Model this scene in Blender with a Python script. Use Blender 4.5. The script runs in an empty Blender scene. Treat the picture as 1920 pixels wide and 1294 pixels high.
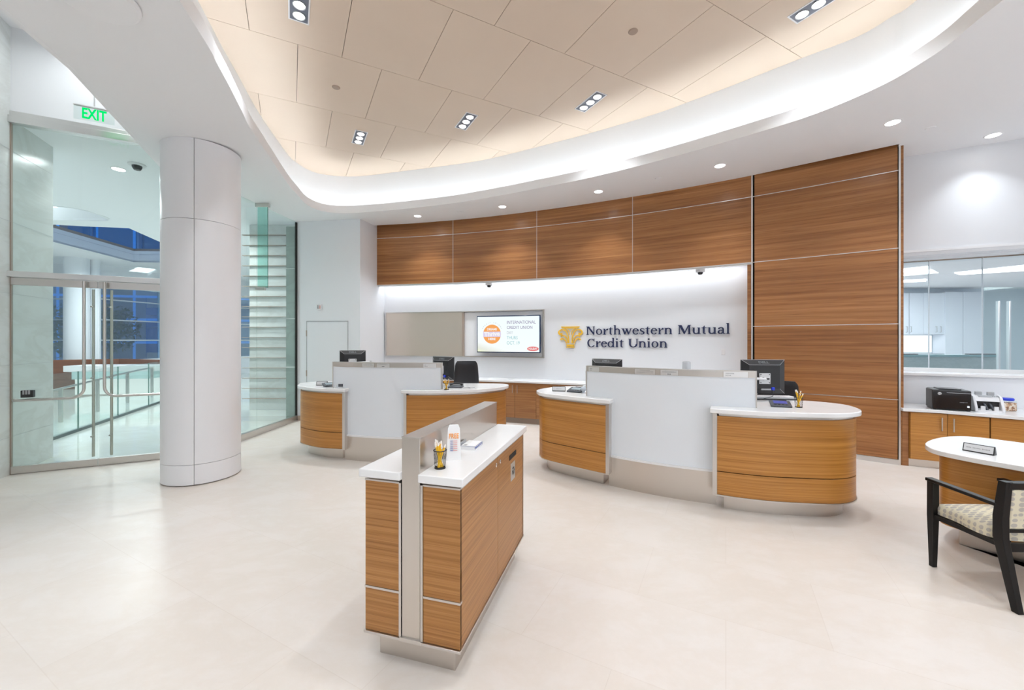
import bpy, bmesh, math, random
from mathutils import Vector, Matrix
from mathutils.geometry import tessellate_polygon
random.seed(7)
PI = math.pi
scene = bpy.context.scene
COL = scene.collection

# ------------------------------------------------------------------ camera, world, exposure
F, CX, CY, H = 754.0, 960.0, 638.0, 1.5          # focal length and horizon in pixels of the 1920x1294 frame, eye height in m
cam_d = bpy.data.cameras.new('camera'); cam = bpy.data.objects.new('camera', cam_d); COL.objects.link(cam)
cam.location = (0, 0, H); cam.rotation_euler = (PI/2, 0, 0)
cam_d.sensor_fit = 'HORIZONTAL'; cam_d.sensor_width = 36.0; cam_d.lens = F/1920*36
cam_d.shift_y = (CY-647.0)/1920.0
cam_d.clip_start = .05; cam_d.clip_end = 300
scene.camera = cam
scene.view_settings.view_transform = 'Standard'; scene.view_settings.look = 'None'
scene.view_settings.gamma = 1.0; scene.view_settings.use_curve_mapping = False
scene.view_settings.exposure = 0.22
scene.cycles.use_denoising = True
scene.cycles.max_bounces = 10; scene.cycles.diffuse_bounces = 6; scene.cycles.glossy_bounces = 4
scene.cycles.transparent_max_bounces = 16
scene.cycles.sample_clamp_indirect = 6.0
world = bpy.data.worlds.new('dusk_sky'); scene.world = world; world.use_nodes = True
wn = world.node_tree; wn.nodes.clear()
bg = wn.nodes.new('ShaderNodeBackground'); wo = wn.nodes.new('ShaderNodeOutputWorld')
bg.inputs[0].default_value = (.045, .17, .50, 1); bg.inputs[1].default_value = 1.0
wn.links.new(bg.outputs[0], wo.inputs[0])
# light levels (watts)
P_CAN, P_TRIPLE, E_COVE, P_REAR, P_LOBBY, P_NICHE = 8.0, 10.5, 23., 60.0, 66.0, 8.0

def light(kind, name, loc, power, size=.1, size_y=None, rot=(0,0,0), color=(1,1,1), spread=None, spot=None, blend=.6):
    d = bpy.data.lights.new(name, kind); d.energy = power; d.color = color
    if kind == 'AREA':
        d.size = size
        if size_y: d.shape = 'RECTANGLE'; d.size_y = size_y
        else: d.shape = 'DISK'
        if spread: d.spread = spread
    else:
        d.shadow_soft_size = size
        if kind == 'SPOT': d.spot_size = spot or 2.0; d.spot_blend = blend
    o = bpy.data.objects.new(name, d); COL.objects.link(o); o.location = loc; o.rotation_euler = rot
    return o
# added fill lamps, out of view around the camera, to brighten the hall
for lx, ly in ((-2.6, -2.6), (.6, -2.8), (3.8, -2.6), (6.0, 0.6)):
    light('AREA', 'rear_fill_light', (lx, ly, 3.36 if ly < -1 else 3.5), P_REAR, 1.6, 1.0, color=(.88, .945, 1))

# ------------------------------------------------------------------ projection helpers (pixel -> place)
def ray(px, py): return Vector(((px-CX)/F, 1.0, (CY-py)/F))
def at(px, py, D): r = ray(px, py); return Vector((r.x*D, D, H+r.z*D))
def on_z(px, py, z): r = ray(px, py); return at(px, py, (z-H)/r.z)
def fl(px, py): return on_z(px, py, 0.0)
def on_plane(px, py, a, b, c):                    # plane z = a + b x + c y
    r = ray(px, py); return at(px, py, (a-H)/(r.z-b*r.x-c))
SOF = (3.49, .028, .045); CEI = (4.42, .0113, .0138)
def zs(x, y): return SOF[0]+SOF[1]*x+SOF[2]*y
def zc(x, y): return CEI[0]+CEI[1]*x+CEI[2]*y
ACX, ACY, AR = -5.1476, -7.3950, 15.666          # centre and radius of the curved wood wall
def arc_th(px, R):
    r = (px-CX)/F; a = r*r+1; b = -2*(r*ACX+ACY); c = ACX**2+ACY**2-R*R
    D = (-b+math.sqrt(b*b-4*a*c))/(2*a); return math.atan2(D-ACY, r*D-ACX)
def arc(th, R): return Vector((ACX+R*math.cos(th), ACY+R*math.sin(th)))

# ------------------------------------------------------------------ materials
MATS = {}
def nmat(name):
    m = bpy.data.materials.new(name); m.use_nodes = True; nt = m.node_tree
    b = nt.nodes['Principled BSDF']; MATS[name] = m; return m, nt, b
def plain(name, col, rough=.5, metal=0., spec=.5, emit=None, es=0., coat=0., bump=None):
    m, nt, b = nmat(name)
    b.inputs['Base Color'].default_value = (*col, 1); b.inputs['Roughness'].default_value = rough
    b.inputs['Metallic'].default_value = metal; b.inputs['Specular IOR Level'].default_value = spec
    b.inputs['Coat Weight'].default_value = coat
    if emit: b.inputs['Emission Color'].default_value = (*emit, 1); b.inputs['Emission Strength'].default_value = es
    # a faint procedural variation, so that no surface is dead flat
    tc = nt.nodes.new('ShaderNodeTexCoord'); no = nt.nodes.new('ShaderNodeTexNoise'); no.inputs['Scale'].default_value = 6
    nt.links.new(tc.outputs['Object'], no.inputs['Vector'])
    mr = nt.nodes.new('ShaderNodeMapRange'); mr.inputs['To Min'].default_value = max(rough-.03, .02); mr.inputs['To Max'].default_value = min(rough+.03, 1)
    nt.links.new(no.outputs['Fac'], mr.inputs['Value']); nt.links.new(mr.outputs['Result'], b.inputs['Roughness'])
    return m
def ramp(nt, stops):
    r = nt.nodes.new('ShaderNodeValToRGB'); e = r.color_ramp.elements
    e[0].position, e[0].color = stops[0][0], (*stops[0][1], 1); e[1].position, e[1].color = stops[-1][0], (*stops[-1][1], 1)
    for p, c in stops[1:-1]: x = e.new(p); x.color = (*c, 1)
    return r
def noise(nt, scale, vec_scale, detail=4, rough=.55, dist=0.):
    tc = nt.nodes.new('ShaderNodeTexCoord'); mp = nt.nodes.new('ShaderNodeMapping'); mp.inputs['Scale'].default_value = vec_scale
    no = nt.nodes.new('ShaderNodeTexNoise'); no.inputs['Scale'].default_value = scale; no.inputs['Detail'].default_value = detail
    no.inputs['Roughness'].default_value = rough; no.inputs['Distortion'].default_value = dist
    nt.links.new(tc.outputs['Object'], mp.inputs['Vector']); nt.links.new(mp.outputs['Vector'], no.inputs['Vector']); return no
def mixc(nt, fac, a, b, kind='MIX'):
    mx = nt.nodes.new('ShaderNodeMix'); mx.data_type = 'RGBA'; mx.blend_type = kind
    if isinstance(fac, float): mx.inputs['Factor'].default_value = fac
    else: nt.links.new(fac, mx.inputs['Factor'])
    for i, s in ((6, a), (7, b)):
        if isinstance(s, tuple): mx.inputs[i].default_value = (*s, 1)
        else: nt.links.new(s, mx.inputs[i])
    return mx.outputs[2]
def wood(name, dark, mid, light_, fine=1., band=(.22, .22, 3.2), rough=.38, bandw=.55):
    m, nt, b = nmat(name)
    n1 = noise(nt, 1., (.5, .5, 42*fine), 5, .6); r1 = ramp(nt, [(.30, dark), (.5, mid), (.72, light_)]); nt.links.new(n1.outputs['Fac'], r1.inputs['Fac'])
    n2 = noise(nt, 1., (band[0], band[1], band[2]*3), 3, .5, .3); r2 = ramp(nt, [(.36, (.62, .56, .5)), (.58, (1, 1, 1))]); nt.links.new(n2.outputs['Fac'], r2.inputs['Fac'])
    n3 = noise(nt, 1., (2.2, 2.2, 150*fine), 3, .6); r3 = ramp(nt, [(.34, (.66, .58, .50)), (.44, (1.0, 1.0, 1.0))]); nt.links.new(n3.outputs['Fac'], r3.inputs['Fac'])
    c = mixc(nt, bandw, r1.outputs['Color'], r2.outputs['Color'], 'MULTIPLY'); c = mixc(nt, .8, c, r3.outputs['Color'], 'MULTIPLY')
    nt.links.new(c, b.inputs['Base Color']); b.inputs['Roughness'].default_value = rough
    return m
def steel(name, col, rough, sc=(2, 2, 120)):
    m, nt, b = nmat(name); b.inputs['Metallic'].default_value = 1.; b.inputs['Base Color'].default_value = (*col, 1)
    n = noise(nt, 1., sc, 3); mr = nt.nodes.new('ShaderNodeMapRange'); mr.inputs['To Min'].default_value = rough-.03; mr.inputs['To Max'].default_value = rough+.03
    nt.links.new(n.outputs['Fac'], mr.inputs['Value']); nt.links.new(mr.outputs['Result'], b.inputs['Roughness'])
    return m
def emitter(name, col, s):
    m = bpy.data.materials.new(name); m.use_nodes = True; nt = m.node_tree; nt.nodes.clear()
    e = nt.nodes.new('ShaderNodeEmission'); e.inputs[0].default_value = (*col, 1); e.inputs[1].default_value = s
    o = nt.nodes.new('ShaderNodeOutputMaterial'); nt.links.new(e.outputs[0], o.inputs[0]); MATS[name] = m; return m
def glass(name, tint, refl=.05, edge=.55, rough=.0):
    m = bpy.data.materials.new(name); m.use_nodes = True; nt = m.node_tree; nt.nodes.clear()
    t = nt.nodes.new('ShaderNodeBsdfTransparent'); t.inputs[0].default_value = (*tint, 1)
    g = nt.nodes.new('ShaderNodeBsdfGlossy'); g.inputs['Roughness'].default_value = rough; g.inputs[0].default_value = (.9, 1, .97, 1)
    lw = nt.nodes.new('ShaderNodeLayerWeight'); lw.inputs[0].default_value = .5
    pw = nt.nodes.new('ShaderNodeMath'); pw.operation = 'POWER'; pw.inputs[1].default_value = 4; nt.links.new(lw.outputs['Facing'], pw.inputs[0])
    ml = nt.nodes.new('ShaderNodeMath'); ml.operation = 'MULTIPLY_ADD'; ml.inputs[1].default_value = edge; ml.inputs[2].default_value = refl; nt.links.new(pw.outputs[0], ml.inputs[0])
    mx = nt.nodes.new('ShaderNodeMixShader'); nt.links.new(ml.outputs[0], mx.inputs[0]); nt.links.new(t.outputs[0], mx.inputs[1]); nt.links.new(g.outputs[0], mx.inputs[2])
    o = nt.nodes.new('ShaderNodeOutputMaterial'); nt.links.new(mx.outputs[0], o.inputs[0]); MATS[name] = m; return m
WALLW = plain('white_paint', (.82, .84, .875), .6)
SOFW = plain('soffit_paint', (.90, .91, .935), .7)
COVEW = plain('cove_paint', (.86, .87, .89), .7)
COLW = plain('column_panel', (.84, .84, .865), .32)
WOODD = wood('desk_wood', (.36, .145, .023), (.47, .205, .040), (.58, .275, .066), 2.2, rough=.36, bandw=.3)
WOODI = wood('writing_stand_wood', (.30, .120, .026), (.40, .177, .045), (.50, .245, .076), 2.2, rough=.38, bandw=.25)
WOODW = wood('wall_wood', (.25, .098, .030), (.36, .152, .050), (.46, .215, .078), .7, (.16, .16, 2.6), .30, .55)
WOODC = wood('cabinet_wood', (.22, .09, .034), (.33, .15, .055), (.45, .225, .09), .7, rough=.4, bandw=.45)
REDW = wood('reception_wood', (.12, .035, .015), (.18, .055, .022), (.24, .08, .032), .6)
STEEL = steel('brushed_steel', (.66, .63, .60), .30, (2, 2, 2))
STEELV = steel('brushed_steel_panel', (.64, .595, .55), .30, (2, 2, 2))
ALU = steel('satin_aluminium', (.80, .79, .78), .32)
CHROME = steel('polished_chrome', (.85, .85, .86), .12)
STONE = plain('white_quartz', (.86, .86, .865), .22, coat=.3)
FROST = plain('frosted_glass_panel', (.80, .84, .89), .10, spec=.5)
BLACKP = plain('black_plastic', (.018, .018, .02), .35)
BLACKG = plain('black_gloss', (.012, .012, .014), .12)
DARK = plain('dark_gap', (.02, .018, .016), .8)
LEATH = plain('black_leather', (.03, .032, .038), .38)
GREYP = plain('grey_plastic', (.42, .43, .45), .4)
WHITEP = plain('white_plastic', (.82, .82, .84), .35)
PAPER = plain('paper_white', (.85, .85, .86), .6)
LEDOFF = plain('taupe_metal', (.36, .29, .24), .5)
BLUEP = plain('blue_plastic', (.02, .05, .62), .3)
NAVY = plain('navy_letters', (.012, .02, .075), .35)
GOLD = plain('gold_letters', (.84, .50, .03), .35)
YELLOW = plain('yellow_pencil', (.95, .58, .02), .35)
PINK = plain('pencil_end', (.9, .85, .8), .5)
ORANGE = plain('orange_print', (.95, .35, .03), .5)
BLUEINK = plain('blue_print', (.04, .07, .35), .5)
REDINK = plain('red_print', (.7, .1, .08), .5)
GREYINK = plain('grey_print', (.16, .16, .17), .5)
WINEBLK = plain('black_stained_wood', (.006, .005, .005), .36, spec=.3)
GLASS = glass('clear_green_glass', (.91, .948, .938), .045)
GLASSG = glass('green_edge_glass', (.70, .91, .87), .06)
GLASSW = glass('window_glass', (.95, .975, .985), .05)
GLASSD = glass('dusk_window_glass', (.62, .78, .92), .16)
EDGE = plain('glass_edge', (.12, .25, .21), .2)
CAN = emitter('downlight_lens', (1, .99, .97), 14)
TRI = emitter('spot_lens', (1, .99, .98), 16)
COVE = emitter('cove_led', (.86, .95, 1.0), E_COVE)
TROF = emitter('troffer_lens', (.95, .98, 1), 5)
GREEN = emitter('exit_green', (.0, .80, .16), .95)
# marble
def marble(name, base, vein, amt, sc=1.0, rough=.25, joints=None, metal=False):
    m, nt, b = nmat(name)
    n = noise(nt, sc, (1, 1, 2.6), 8, .62, 1.2); r = ramp(nt, [(.40, base), (.50, tuple(v*(1-amt)+w*amt for v, w in zip(base, vein))), (.56, base)]); nt.links.new(n.outputs['Fac'], r.inputs['Fac'])
    n2 = noise(nt, sc*.5, (1, 1, 1.5), 4); r2 = ramp(nt, [(.3, (.93, .93, .92)), (.7, (1, 1, 1))]); nt.links.new(n2.outputs['Fac'], r2.inputs['Fac'])
    c = mixc(nt, 1., r.outputs['Color'], r2.outputs['Color'], 'MULTIPLY')
    nt.links.new(c, b.inputs['Base Color']); b.inputs['Roughness'].default_value = rough; return m
MARBLE = marble('white_marble', (.76, .785, .775), (.60, .60, .57), .4, .8)
def floor_mat(name, rough, base, d=1.0):
    m, nt, b = nmat(name)
    tc = nt.nodes.new('ShaderNodeTexCoord'); mp = nt.nodes.new('ShaderNodeMapping'); mp.inputs['Rotation'].default_value = (0, 0, math.radians(28)); nt.links.new(tc.outputs['Object'], mp.inputs['Vector'])
    br = nt.nodes.new('ShaderNodeTexBrick'); br.inputs['Scale'].default_value = 1; br.inputs['Brick Width'].default_value = .92; br.inputs['Row Height'].default_value = .61
    br.inputs['Mortar Size'].default_value = .0022; br.inputs['Mortar Smooth'].default_value = .3
    br.inputs['Color1'].default_value = (*base, 1); br.inputs['Color2'].default_value = (base[0]*.975, base[1]*.965, base[2]*.95, 1); br.inputs['Mortar'].default_value = (base[0]*.93, base[1]*.91, base[2]*.89, 1)
    nt.links.new(mp.outputs['Vector'], br.inputs['Vector'])
    n = noise(nt, 1.6, (1, 1.5, 1), 9, .68, .25); r = ramp(nt, [(.38, (1, 1, 1)), (.5, (.95, .93, .90)), (.60, (1, 1, 1))]); nt.links.new(n.outputs['Fac'], r.inputs['Fac'])
    n2 = noise(nt, .55, (1, 1, 1), 5); r2 = ramp(nt, [(.3, (.95, .93, .905)), (.65, (1, 1, 1))]); nt.links.new(n2.outputs['Fac'], r2.inputs['Fac'])
    c = mixc(nt, .8, br.outputs['Color'], r.outputs['Color'], 'MULTIPLY'); c = mixc(nt, .9, c, r2.outputs['Color'], 'MULTIPLY')
    nt.links.new(c, b.inputs['Base Color']); b.inputs['Roughness'].default_value = rough; b.inputs['Specular IOR Level'].default_value = .45; return m
FLOOR = floor_mat('limestone_floor', .36, (.715, .668, .635))
FLOORL = floor_mat('polished_lobby_floor', .06, (.72, .76, .74))
m, nt, b = nmat('tan_ceiling_panel'); n = noise(nt, .7, (1, 1, 1), 4); r = ramp(nt, [(.3, (.66, .535, .43)), (.7, (.70, .575, .465))]); nt.links.new(n.outputs['Fac'], r.inputs['Fac']); nt.links.new(r.outputs['Color'], b.inputs['Base Color']); b.inputs['Roughness'].default_value = .6
TAN = m
def fabric(name):
    m, nt, b = nmat(name)
    tc = nt.nodes.new('ShaderNodeTexCoord'); mp = nt.nodes.new('ShaderNodeMapping'); mp.inputs['Scale'].default_value = (15, 27, 22); mp.inputs['Rotation'].default_value = (0, 0, .78); nt.links.new(tc.outputs['Object'], mp.inputs['Vector'])
    v = nt.nodes.new('ShaderNodeTexVoronoi'); v.feature = 'F1'; v.inputs['Randomness'].default_value = .12; v.inputs['Scale'].default_value = 1.5; nt.links.new(mp.outputs['Vector'], v.inputs['Vector'])
    r = ramp(nt, [(.40, (.44, .40, .355)), (.47, (.68, .62, .47))]); nt.links.new(v.outputs['Distance'], r.inputs['Fac'])
    nt.links.new(r.outputs['Color'], b.inputs['Base Color']); b.inputs['Roughness'].default_value = .85; return m
FABRIC = fabric('leaf_print_fabric')
m, nt, b = nmat('mixed_candy'); v = nt.nodes.new('ShaderNodeTexVoronoi'); v.inputs['Scale'].default_value = 70; tc = nt.nodes.new('ShaderNodeTexCoord'); nt.links.new(tc.outputs['Object'], v.inputs['Vector'])
sp = nt.nodes.new('ShaderNodeSeparateColor'); nt.links.new(v.outputs['Color'], sp.inputs[0]); r = ramp(nt, [(.1, (.30, .12, .05)), (.5, (.70, .42, .25)), (.9, (.85, .72, .6))]); nt.links.new(sp.outputs[0], r.inputs['Fac']); nt.links.new(r.outputs['Color'], b.inputs['Base Color'])
CANDY = m
# dusk building facade: dark blue glass grid, some lit windows, dusk light put in as emission
m, nt, b = nmat('dusk_facade'); tc = nt.nodes.new('ShaderNodeTexCoord'); br = nt.nodes.new('ShaderNodeTexBrick'); mp = nt.nodes.new('ShaderNodeMapping'); mp.inputs['Rotation'].default_value = (PI/2, 0, 0)
nt.links.new(tc.outputs['Object'], mp.inputs['Vector']); nt.links.new(mp.outputs['Vector'], br.inputs['Vector']); br.offset = 0
br.inputs['Scale'].default_value = .55; br.inputs['Brick Width'].default_value = 1.2; br.inputs['Row Height'].default_value = .9; br.inputs['Mortar Size'].default_value = .05; br.inputs['Bias'].default_value = -.55
br.inputs['Color1'].default_value = (.10, .12, .17, 1); br.inputs['Color2'].default_value = (.16, .26, .42, 1); br.inputs['Mortar'].default_value = (.10, .40, .85, 1)
nt.links.new(br.outputs['Color'], b.inputs['Base Color']); nt.links.new(br.outputs['Color'], b.inputs['Emission Color']); b.inputs['Emission Strength'].default_value = .55; b.inputs['Roughness'].default_value = .2
FACADE = m
LEAF = plain('dark_leaves', (.03, .09, .05), .8)

# ------------------------------------------------------------------ object helpers
def tag(o, label=None, cat=None, group=None, kind=None):
    if label: o['label'] = label
    if cat: o['category'] = cat
    if group: o['group'] = group
    if kind: o['kind'] = kind
    return o
def thing(name, label, cat, loc=(0, 0, 0), rz=0., group=None):
    o = bpy.data.objects.new(name, None); COL.objects.link(o); o.location = loc; o.rotation_euler = (0, 0, rz); o.empty_display_size = .1
    return tag(o, label, cat, group)
def struct(o, label, cat='room'): return tag(o, label, cat, kind='structure')
def world_loc(o):
    v = Vector((0, 0, 0))
    while o: v += Vector(o.location); o = o.parent
    return v
class MB:
    def __init__(s): s.bm = bmesh.new()
    def verts(s, pts): return [s.bm.verts.new(p) for p in pts]
    def face(s, pts):
        try: return s.bm.faces.new(s.verts(pts))
        except ValueError: return None
    def prism(s, poly, z0, z1, zf0=None, zf1=None):
        """closed 2D outline raised from z0 to z1 (or functions of x, y)"""
        n = len(poly); a = s.verts([(p[0], p[1], zf0(p[0], p[1]) if zf0 else z0) for p in poly]); b = s.verts([(p[0], p[1], zf1(p[0], p[1]) if zf1 else z1) for p in poly])
        ar = sum(poly[i][0]*poly[(i+1) % n][1]-poly[(i+1) % n][0]*poly[i][1] for i in range(n))
        if ar < 0: a.reverse(); b.reverse()
        s.bm.faces.new(b); s.bm.faces.new(list(reversed(a)))
        for i in range(n): j = (i+1) % n; s.bm.faces.new((a[i], a[j], b[j], b[i]))
        return s
    def box(s, x0, x1, y0, y1, z0, z1, M=None):
        vs = s.verts([(x, y, z) for z in (z0, z1) for x, y in ((x0, y0), (x1, y0), (x1, y1), (x0, y1))])
        if M: bmesh.ops.transform(s.bm, matrix=M, verts=vs)
        for f in ((3, 2, 1, 0), (4, 5, 6, 7), (0, 1, 5, 4), (1, 2, 6, 5), (2, 3, 7, 6), (3, 0, 4, 7)): s.bm.faces.new([vs[i] for i in f])
        return s
    def cbox(s, c, sz, M=None): return s.box(c[0]-sz[0]/2, c[0]+sz[0]/2, c[1]-sz[1]/2, c[1]+sz[1]/2, c[2]-sz[2]/2, c[2]+sz[2]/2, M)
    def bar(s, a, b, w, h):
        """square bar between two points"""
        a, b = Vector(a), Vector(b); d = b-a; L = d.length
        q = d.to_track_quat('Z', 'Y'); M = Matrix.Translation(a) @ q.to_matrix().to_4x4()
        return s.box(-w/2, w/2, -h/2, h/2, 0, L, M)
    def tube(s, pts, r, n=12, cap=True):
        pts = [Vector(p) for p in pts]; rings = []
        up = Vector((0, 0, 1)); prev = None
        for i, p in enumerate(pts):
            t = (pts[min(i+1, len(pts)-1)]-pts[max(i-1, 0)]).normalized()
            if prev is None: u = t.cross(up); u = t.cross(Vector((1, 0, 0))) if u.length < .01 else u
            else: u = prev-t*prev.dot(t)
            u.normalize(); prev = u; v = t.cross(u); rr = r[i] if isinstance(r, (list, tuple)) else r
            rings.append(s.verts([p+(u*math.cos(2*PI*k/n)+v*math.sin(2*PI*k/n))*rr for k in range(n)]))
        for A, B in zip(rings, rings[1:]):
            for k in range(n): s.bm.faces.new((A[k], A[(k+1) % n], B[(k+1) % n], B[k]))
        if cap: s.bm.faces.new(list(reversed(rings[0]))); s.bm.faces.new(rings[-1])
        return s
    def lathe(s, prof, c=(0, 0, 0), n=32, M=None):
        """profile [(r, z)...] turned about the vertical axis"""
        rings = []; allv = []
        for r, z in prof:
            if r < 1e-5: v = s.verts([(c[0], c[1], c[2]+z)]); rings.append(v*n)
            else: v = s.verts([(c[0]+r*math.cos(2*PI*k/n), c[1]+r*math.sin(2*PI*k/n), c[2]+z) for k in range(n)]); rings.append(v)
            allv += v
        for A, B in zip(rings, rings[1:]):
            for k in range(n):
                q = []
                for v in (A[k], A[(k+1) % n], B[(k+1) % n], B[k]):
                    if v not in q: q.append(v)
                if len(q) > 2:
                    try: s.bm.faces.new(q)
                    except ValueError: pass
        if M: bmesh.ops.transform(s.bm, matrix=M, verts=allv)
        return s
    def strip(s, pts, t, z0, z1, zf0=None, zf1=None):
        """open 2D path thickened by t to its left and raised"""
        pts = [Vector(p[:2]) for p in pts]; n = len(pts); off = []
        for i in range(n):
            a = (pts[i]-pts[i-1]).normalized() if i > 0 else None; b = (pts[i+1]-pts[i]).normalized() if i < n-1 else None
            a = a or b; b = b or a; d = (a+b).normalized(); nn = Vector((-d.y, d.x)); off.append(pts[i]+nn*(t/max(.3, d.dot(a))))
        Z0 = (lambda p: zf0(*p)) if zf0 else (lambda p: z0); Z1 = (lambda p: zf1(*p)) if zf1 else (lambda p: z1)
        A = s.verts([(p.x, p.y, Z0(p)) for p in pts]); B = s.verts([(p.x, p.y, Z1(p)) for p in pts]); C = s.verts([(q.x, q.y, Z0(p)) for p, q in zip(pts, off)]); D = s.verts([(q.x, q.y, Z1(p)) for p, q in zip(pts, off)])
        for i in range(n-1):
            for q in ((A[i], A[i+1], B[i+1], B[i]), (C[i+1], C[i], D[i], D[i+1]), (B[i], B[i+1], D[i+1], D[i]), (A[i+1], A[i], C[i], C[i+1])): s.bm.faces.new(q)
        s.bm.faces.new((A[0], B[0], D[0], C[0])); s.bm.faces.new((A[-1], C[-1], D[-1], B[-1]))
        return s
    def sheet(s, loops, zf, t=.02):
        """flat plate with holes: loops[0] outer, others holes; thickness t upward from zf"""
        pts = [Vector((p[0], p[1], 0)) for l in loops for p in l]
        tris = tessellate_polygon([[Vector((p[0], p[1], 0)) for p in l] for l in loops])
        lo = s.verts([(p.x, p.y, zf(p.x, p.y)) for p in pts]); hi = s.verts([(p.x, p.y, zf(p.x, p.y)+t) for p in pts])
        for a, b, c in tris: s.bm.faces.new((lo[a], lo[b], lo[c])); s.bm.faces.new((hi[c], hi[b], hi[a]))
        k = 0
        for l in loops:
            n = len(l)
            for i in range(n): j = (i+1) % n; s.bm.faces.new((lo[k+i], lo[k+j], hi[k+j], hi[k+i]))
            k += n
        return s
    def build(s, name, mat, parent=None, world=True, smooth=35, bevel=0., origin=None):
        bm = s.bm; bmesh.ops.recalc_face_normals(bm, faces=bm.faces[:])
        xs = [v.co for v in bm.verts]
        if world:
            if parent is not None: off = world_loc(parent)
            elif origin is not None: off = Vector(origin)
            else:
                off = Vector(((min(v.x for v in xs)+max(v.x for v in xs))/2, (min(v.y for v in xs)+max(v.y for v in xs))/2, min(v.z for v in xs)))
            bmesh.ops.translate(bm, vec=-off, verts=bm.verts[:])
        me = bpy.data.meshes.new(name); bm.to_mesh(me); bm.free()
        me.materials.append(mat)
        if smooth:
            me.polygons.foreach_set('use_smooth', [True]*len(me.polygons)); me.set_sharp_from_angle(angle=math.radians(smooth))
        o = bpy.data.objects.new(name, me); COL.objects.link(o)
        if parent is not None: o.parent = parent
        elif world: o.location = off
        if bevel:
            md = o.modifiers.new('bevel', 'BEVEL'); md.width = bevel; md.segments = 2; md.limit_method = 'ANGLE'; md.angle_limit = .7
        return o
def spline(pts, n=8, closed=False):
    P = [Vector(p[:2]) for p in pts]; out = []; N = len(P)
    for i in range(N if closed else N-1):
        p0 = P[(i-1) % N] if closed or i > 0 else P[0]*2-P[1]; p1 = P[i]; p2 = P[(i+1) % N]; p3 = P[(i+2) % N] if closed or i+2 < N else P[-1]*2-P[-2]
        for k in range(n):
            t = k/n; out.append(.5*((2*p1)+(p2-p0)*t+(2*p0-5*p1+4*p2-p3)*t*t+(3*p1-p0-3*p2+p3)*t**3))
    if not closed: out.append(P[-1])
    return out
def area2(P): return sum(P[i][0]*P[(i+1) % len(P)][1]-P[(i+1) % len(P)][0]*P[i][1] for i in range(len(P)))/2
def inset(P, d):
    """shrink a closed smooth outline by d"""
    sgn = 1 if area2(P) > 0 else -1; n = len(P); out = []
    for i in range(n):
        a = (Vector(P[i])-Vector(P[i-1])); b = (Vector(P[(i+1) % n])-Vector(P[i]))
        a = a.normalized() if a.length > 1e-6 else b.normalized(); b = b.normalized() if b.length > 1e-6 else a; t = (a+b).normalized()
        out.append(Vector(P[i])+Vector((-t.y, t.x))*d*sgn/max(.5, t.dot(a)))
    return out
def clip(P, n, c):
    """keep the part of polygon P where n.p >= c"""
    out = []; N = len(P)
    for i in range(N):
        a, b = Vector(P[i]), Vector(P[(i+1) % N]); da, db = n.dot(a)-c, n.dot(b)-c
        if da >= 0: out.append(a)
        if (da > 0) != (db > 0) and abs(da-db) > 1e-9: out.append(a+(b-a)*(da/(da-db)))
    res = []
    for p in out:
        if not res or (p-res[-1]).length > 1e-5: res.append(p)
    if len(res) > 1 and (res[0]-res[-1]).length < 1e-5: res.pop()
    return res
def text_mesh(body, size, mat, name='lettering', parent=None, M=None, depth=.0015, bold=0., align='CENTER', fit=None, world=False, map_=None, spacing=1.):
    cu = bpy.data.curves.new(name, 'FONT'); cu.body = body; cu.size = size; cu.extrude = depth; cu.offset = bold; cu.align_x = align; cu.align_y = 'CENTER'; cu.space_character = spacing; cu.resolution_u = 3
    tmp = bpy.data.objects.new('tmp', cu); me = bpy.data.meshes.new_from_object(tmp); bpy.data.objects.remove(tmp); bpy.data.curves.remove(cu)
    if fit:
        xs = [v.co.x for v in me.vertices]; w = max(xs)-min(xs); k = fit/w
        for v in me.vertices: v.co.x *= k
    if map_:
        for v in me.vertices: v.co = map_(v.co)
    if M: me.transform(M)
    me.materials.clear(); me.materials.append(mat); me.name = name
    o = bpy.data.objects.new(name, me); COL.objects.link(o)
    if parent is not None:
        if world: me.transform(Matrix.Translation(-world_loc(parent)))
        o.parent = parent
    return o
def frame_to(origin, xdir, zdir=(0, 0, 1)):
    """matrix putting local x along xdir, local y along zdir (up), local z out of the face"""
    x = Vector(xdir).normalized(); y = Vector(zdir).normalized(); z = x.cross(y).normalized(); y = z.cross(x)
    return Matrix(((x.x, y.x, z.x, origin[0]), (x.y, y.y, z.y, origin[1]), (x.z, y.z, z.z, origin[2]), (0, 0, 0, 1)))
def copy_tree(o, parent=None):
    c = o.copy(); COL.objects.link(c)
    if parent is not None: c.parent = parent
    for ch in list(o.children): copy_tree(ch, c)
    return c

# ================================================================== THE SETTING
G0, G1, G2 = Vector((-5.60, 4.49)), Vector((-4.03, 5.27)), Vector((-4.03, 7.53))
RB = AR+.35
TH = {p: arc_th(p, AR) for p in (701, 849.5, 1006.5, 1186, 1410, 1414, 1684, 1687, 1693)}
def arcpts(ta, tb, R, n=24): return [arc(ta+(tb-ta)*k/n, R) for k in range(n+1)]
WL = [Vector((4.93, 5.26)), Vector((5.05, 5.2)), Vector((6.01, 4.72)), Vector((7.4, 3.9)), Vector((8.3, 2.4)), Vector((8.4, -4.2))]   # right-hand wall line

# floors
b = MB(); b.prism([(-4.9, -4.2), (-4.9, 3.0), (-5.62, 4.48), tuple(G0), tuple(G1), tuple(G2), (-4.03, 9.6), (11.5, 9.6), (11.5, -4.2)], -.1, 0)
struct(b.build('floor', FLOOR, origin=(0, 0, 0)), 'cream limestone tile floor of the banking hall')
b = MB(); b.prism([(-5.62, 4.48), tuple(G0), tuple(G1), tuple(G2), (-4.03, 21), (-19, 21), (-19, 3.0), (-4.98, 3.0)], -.1, -.001)
struct(b.build('floor', FLOORL, origin=(0, 0, 0)), 'glossy pale stone floor of the lobby beyond the glass')

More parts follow.
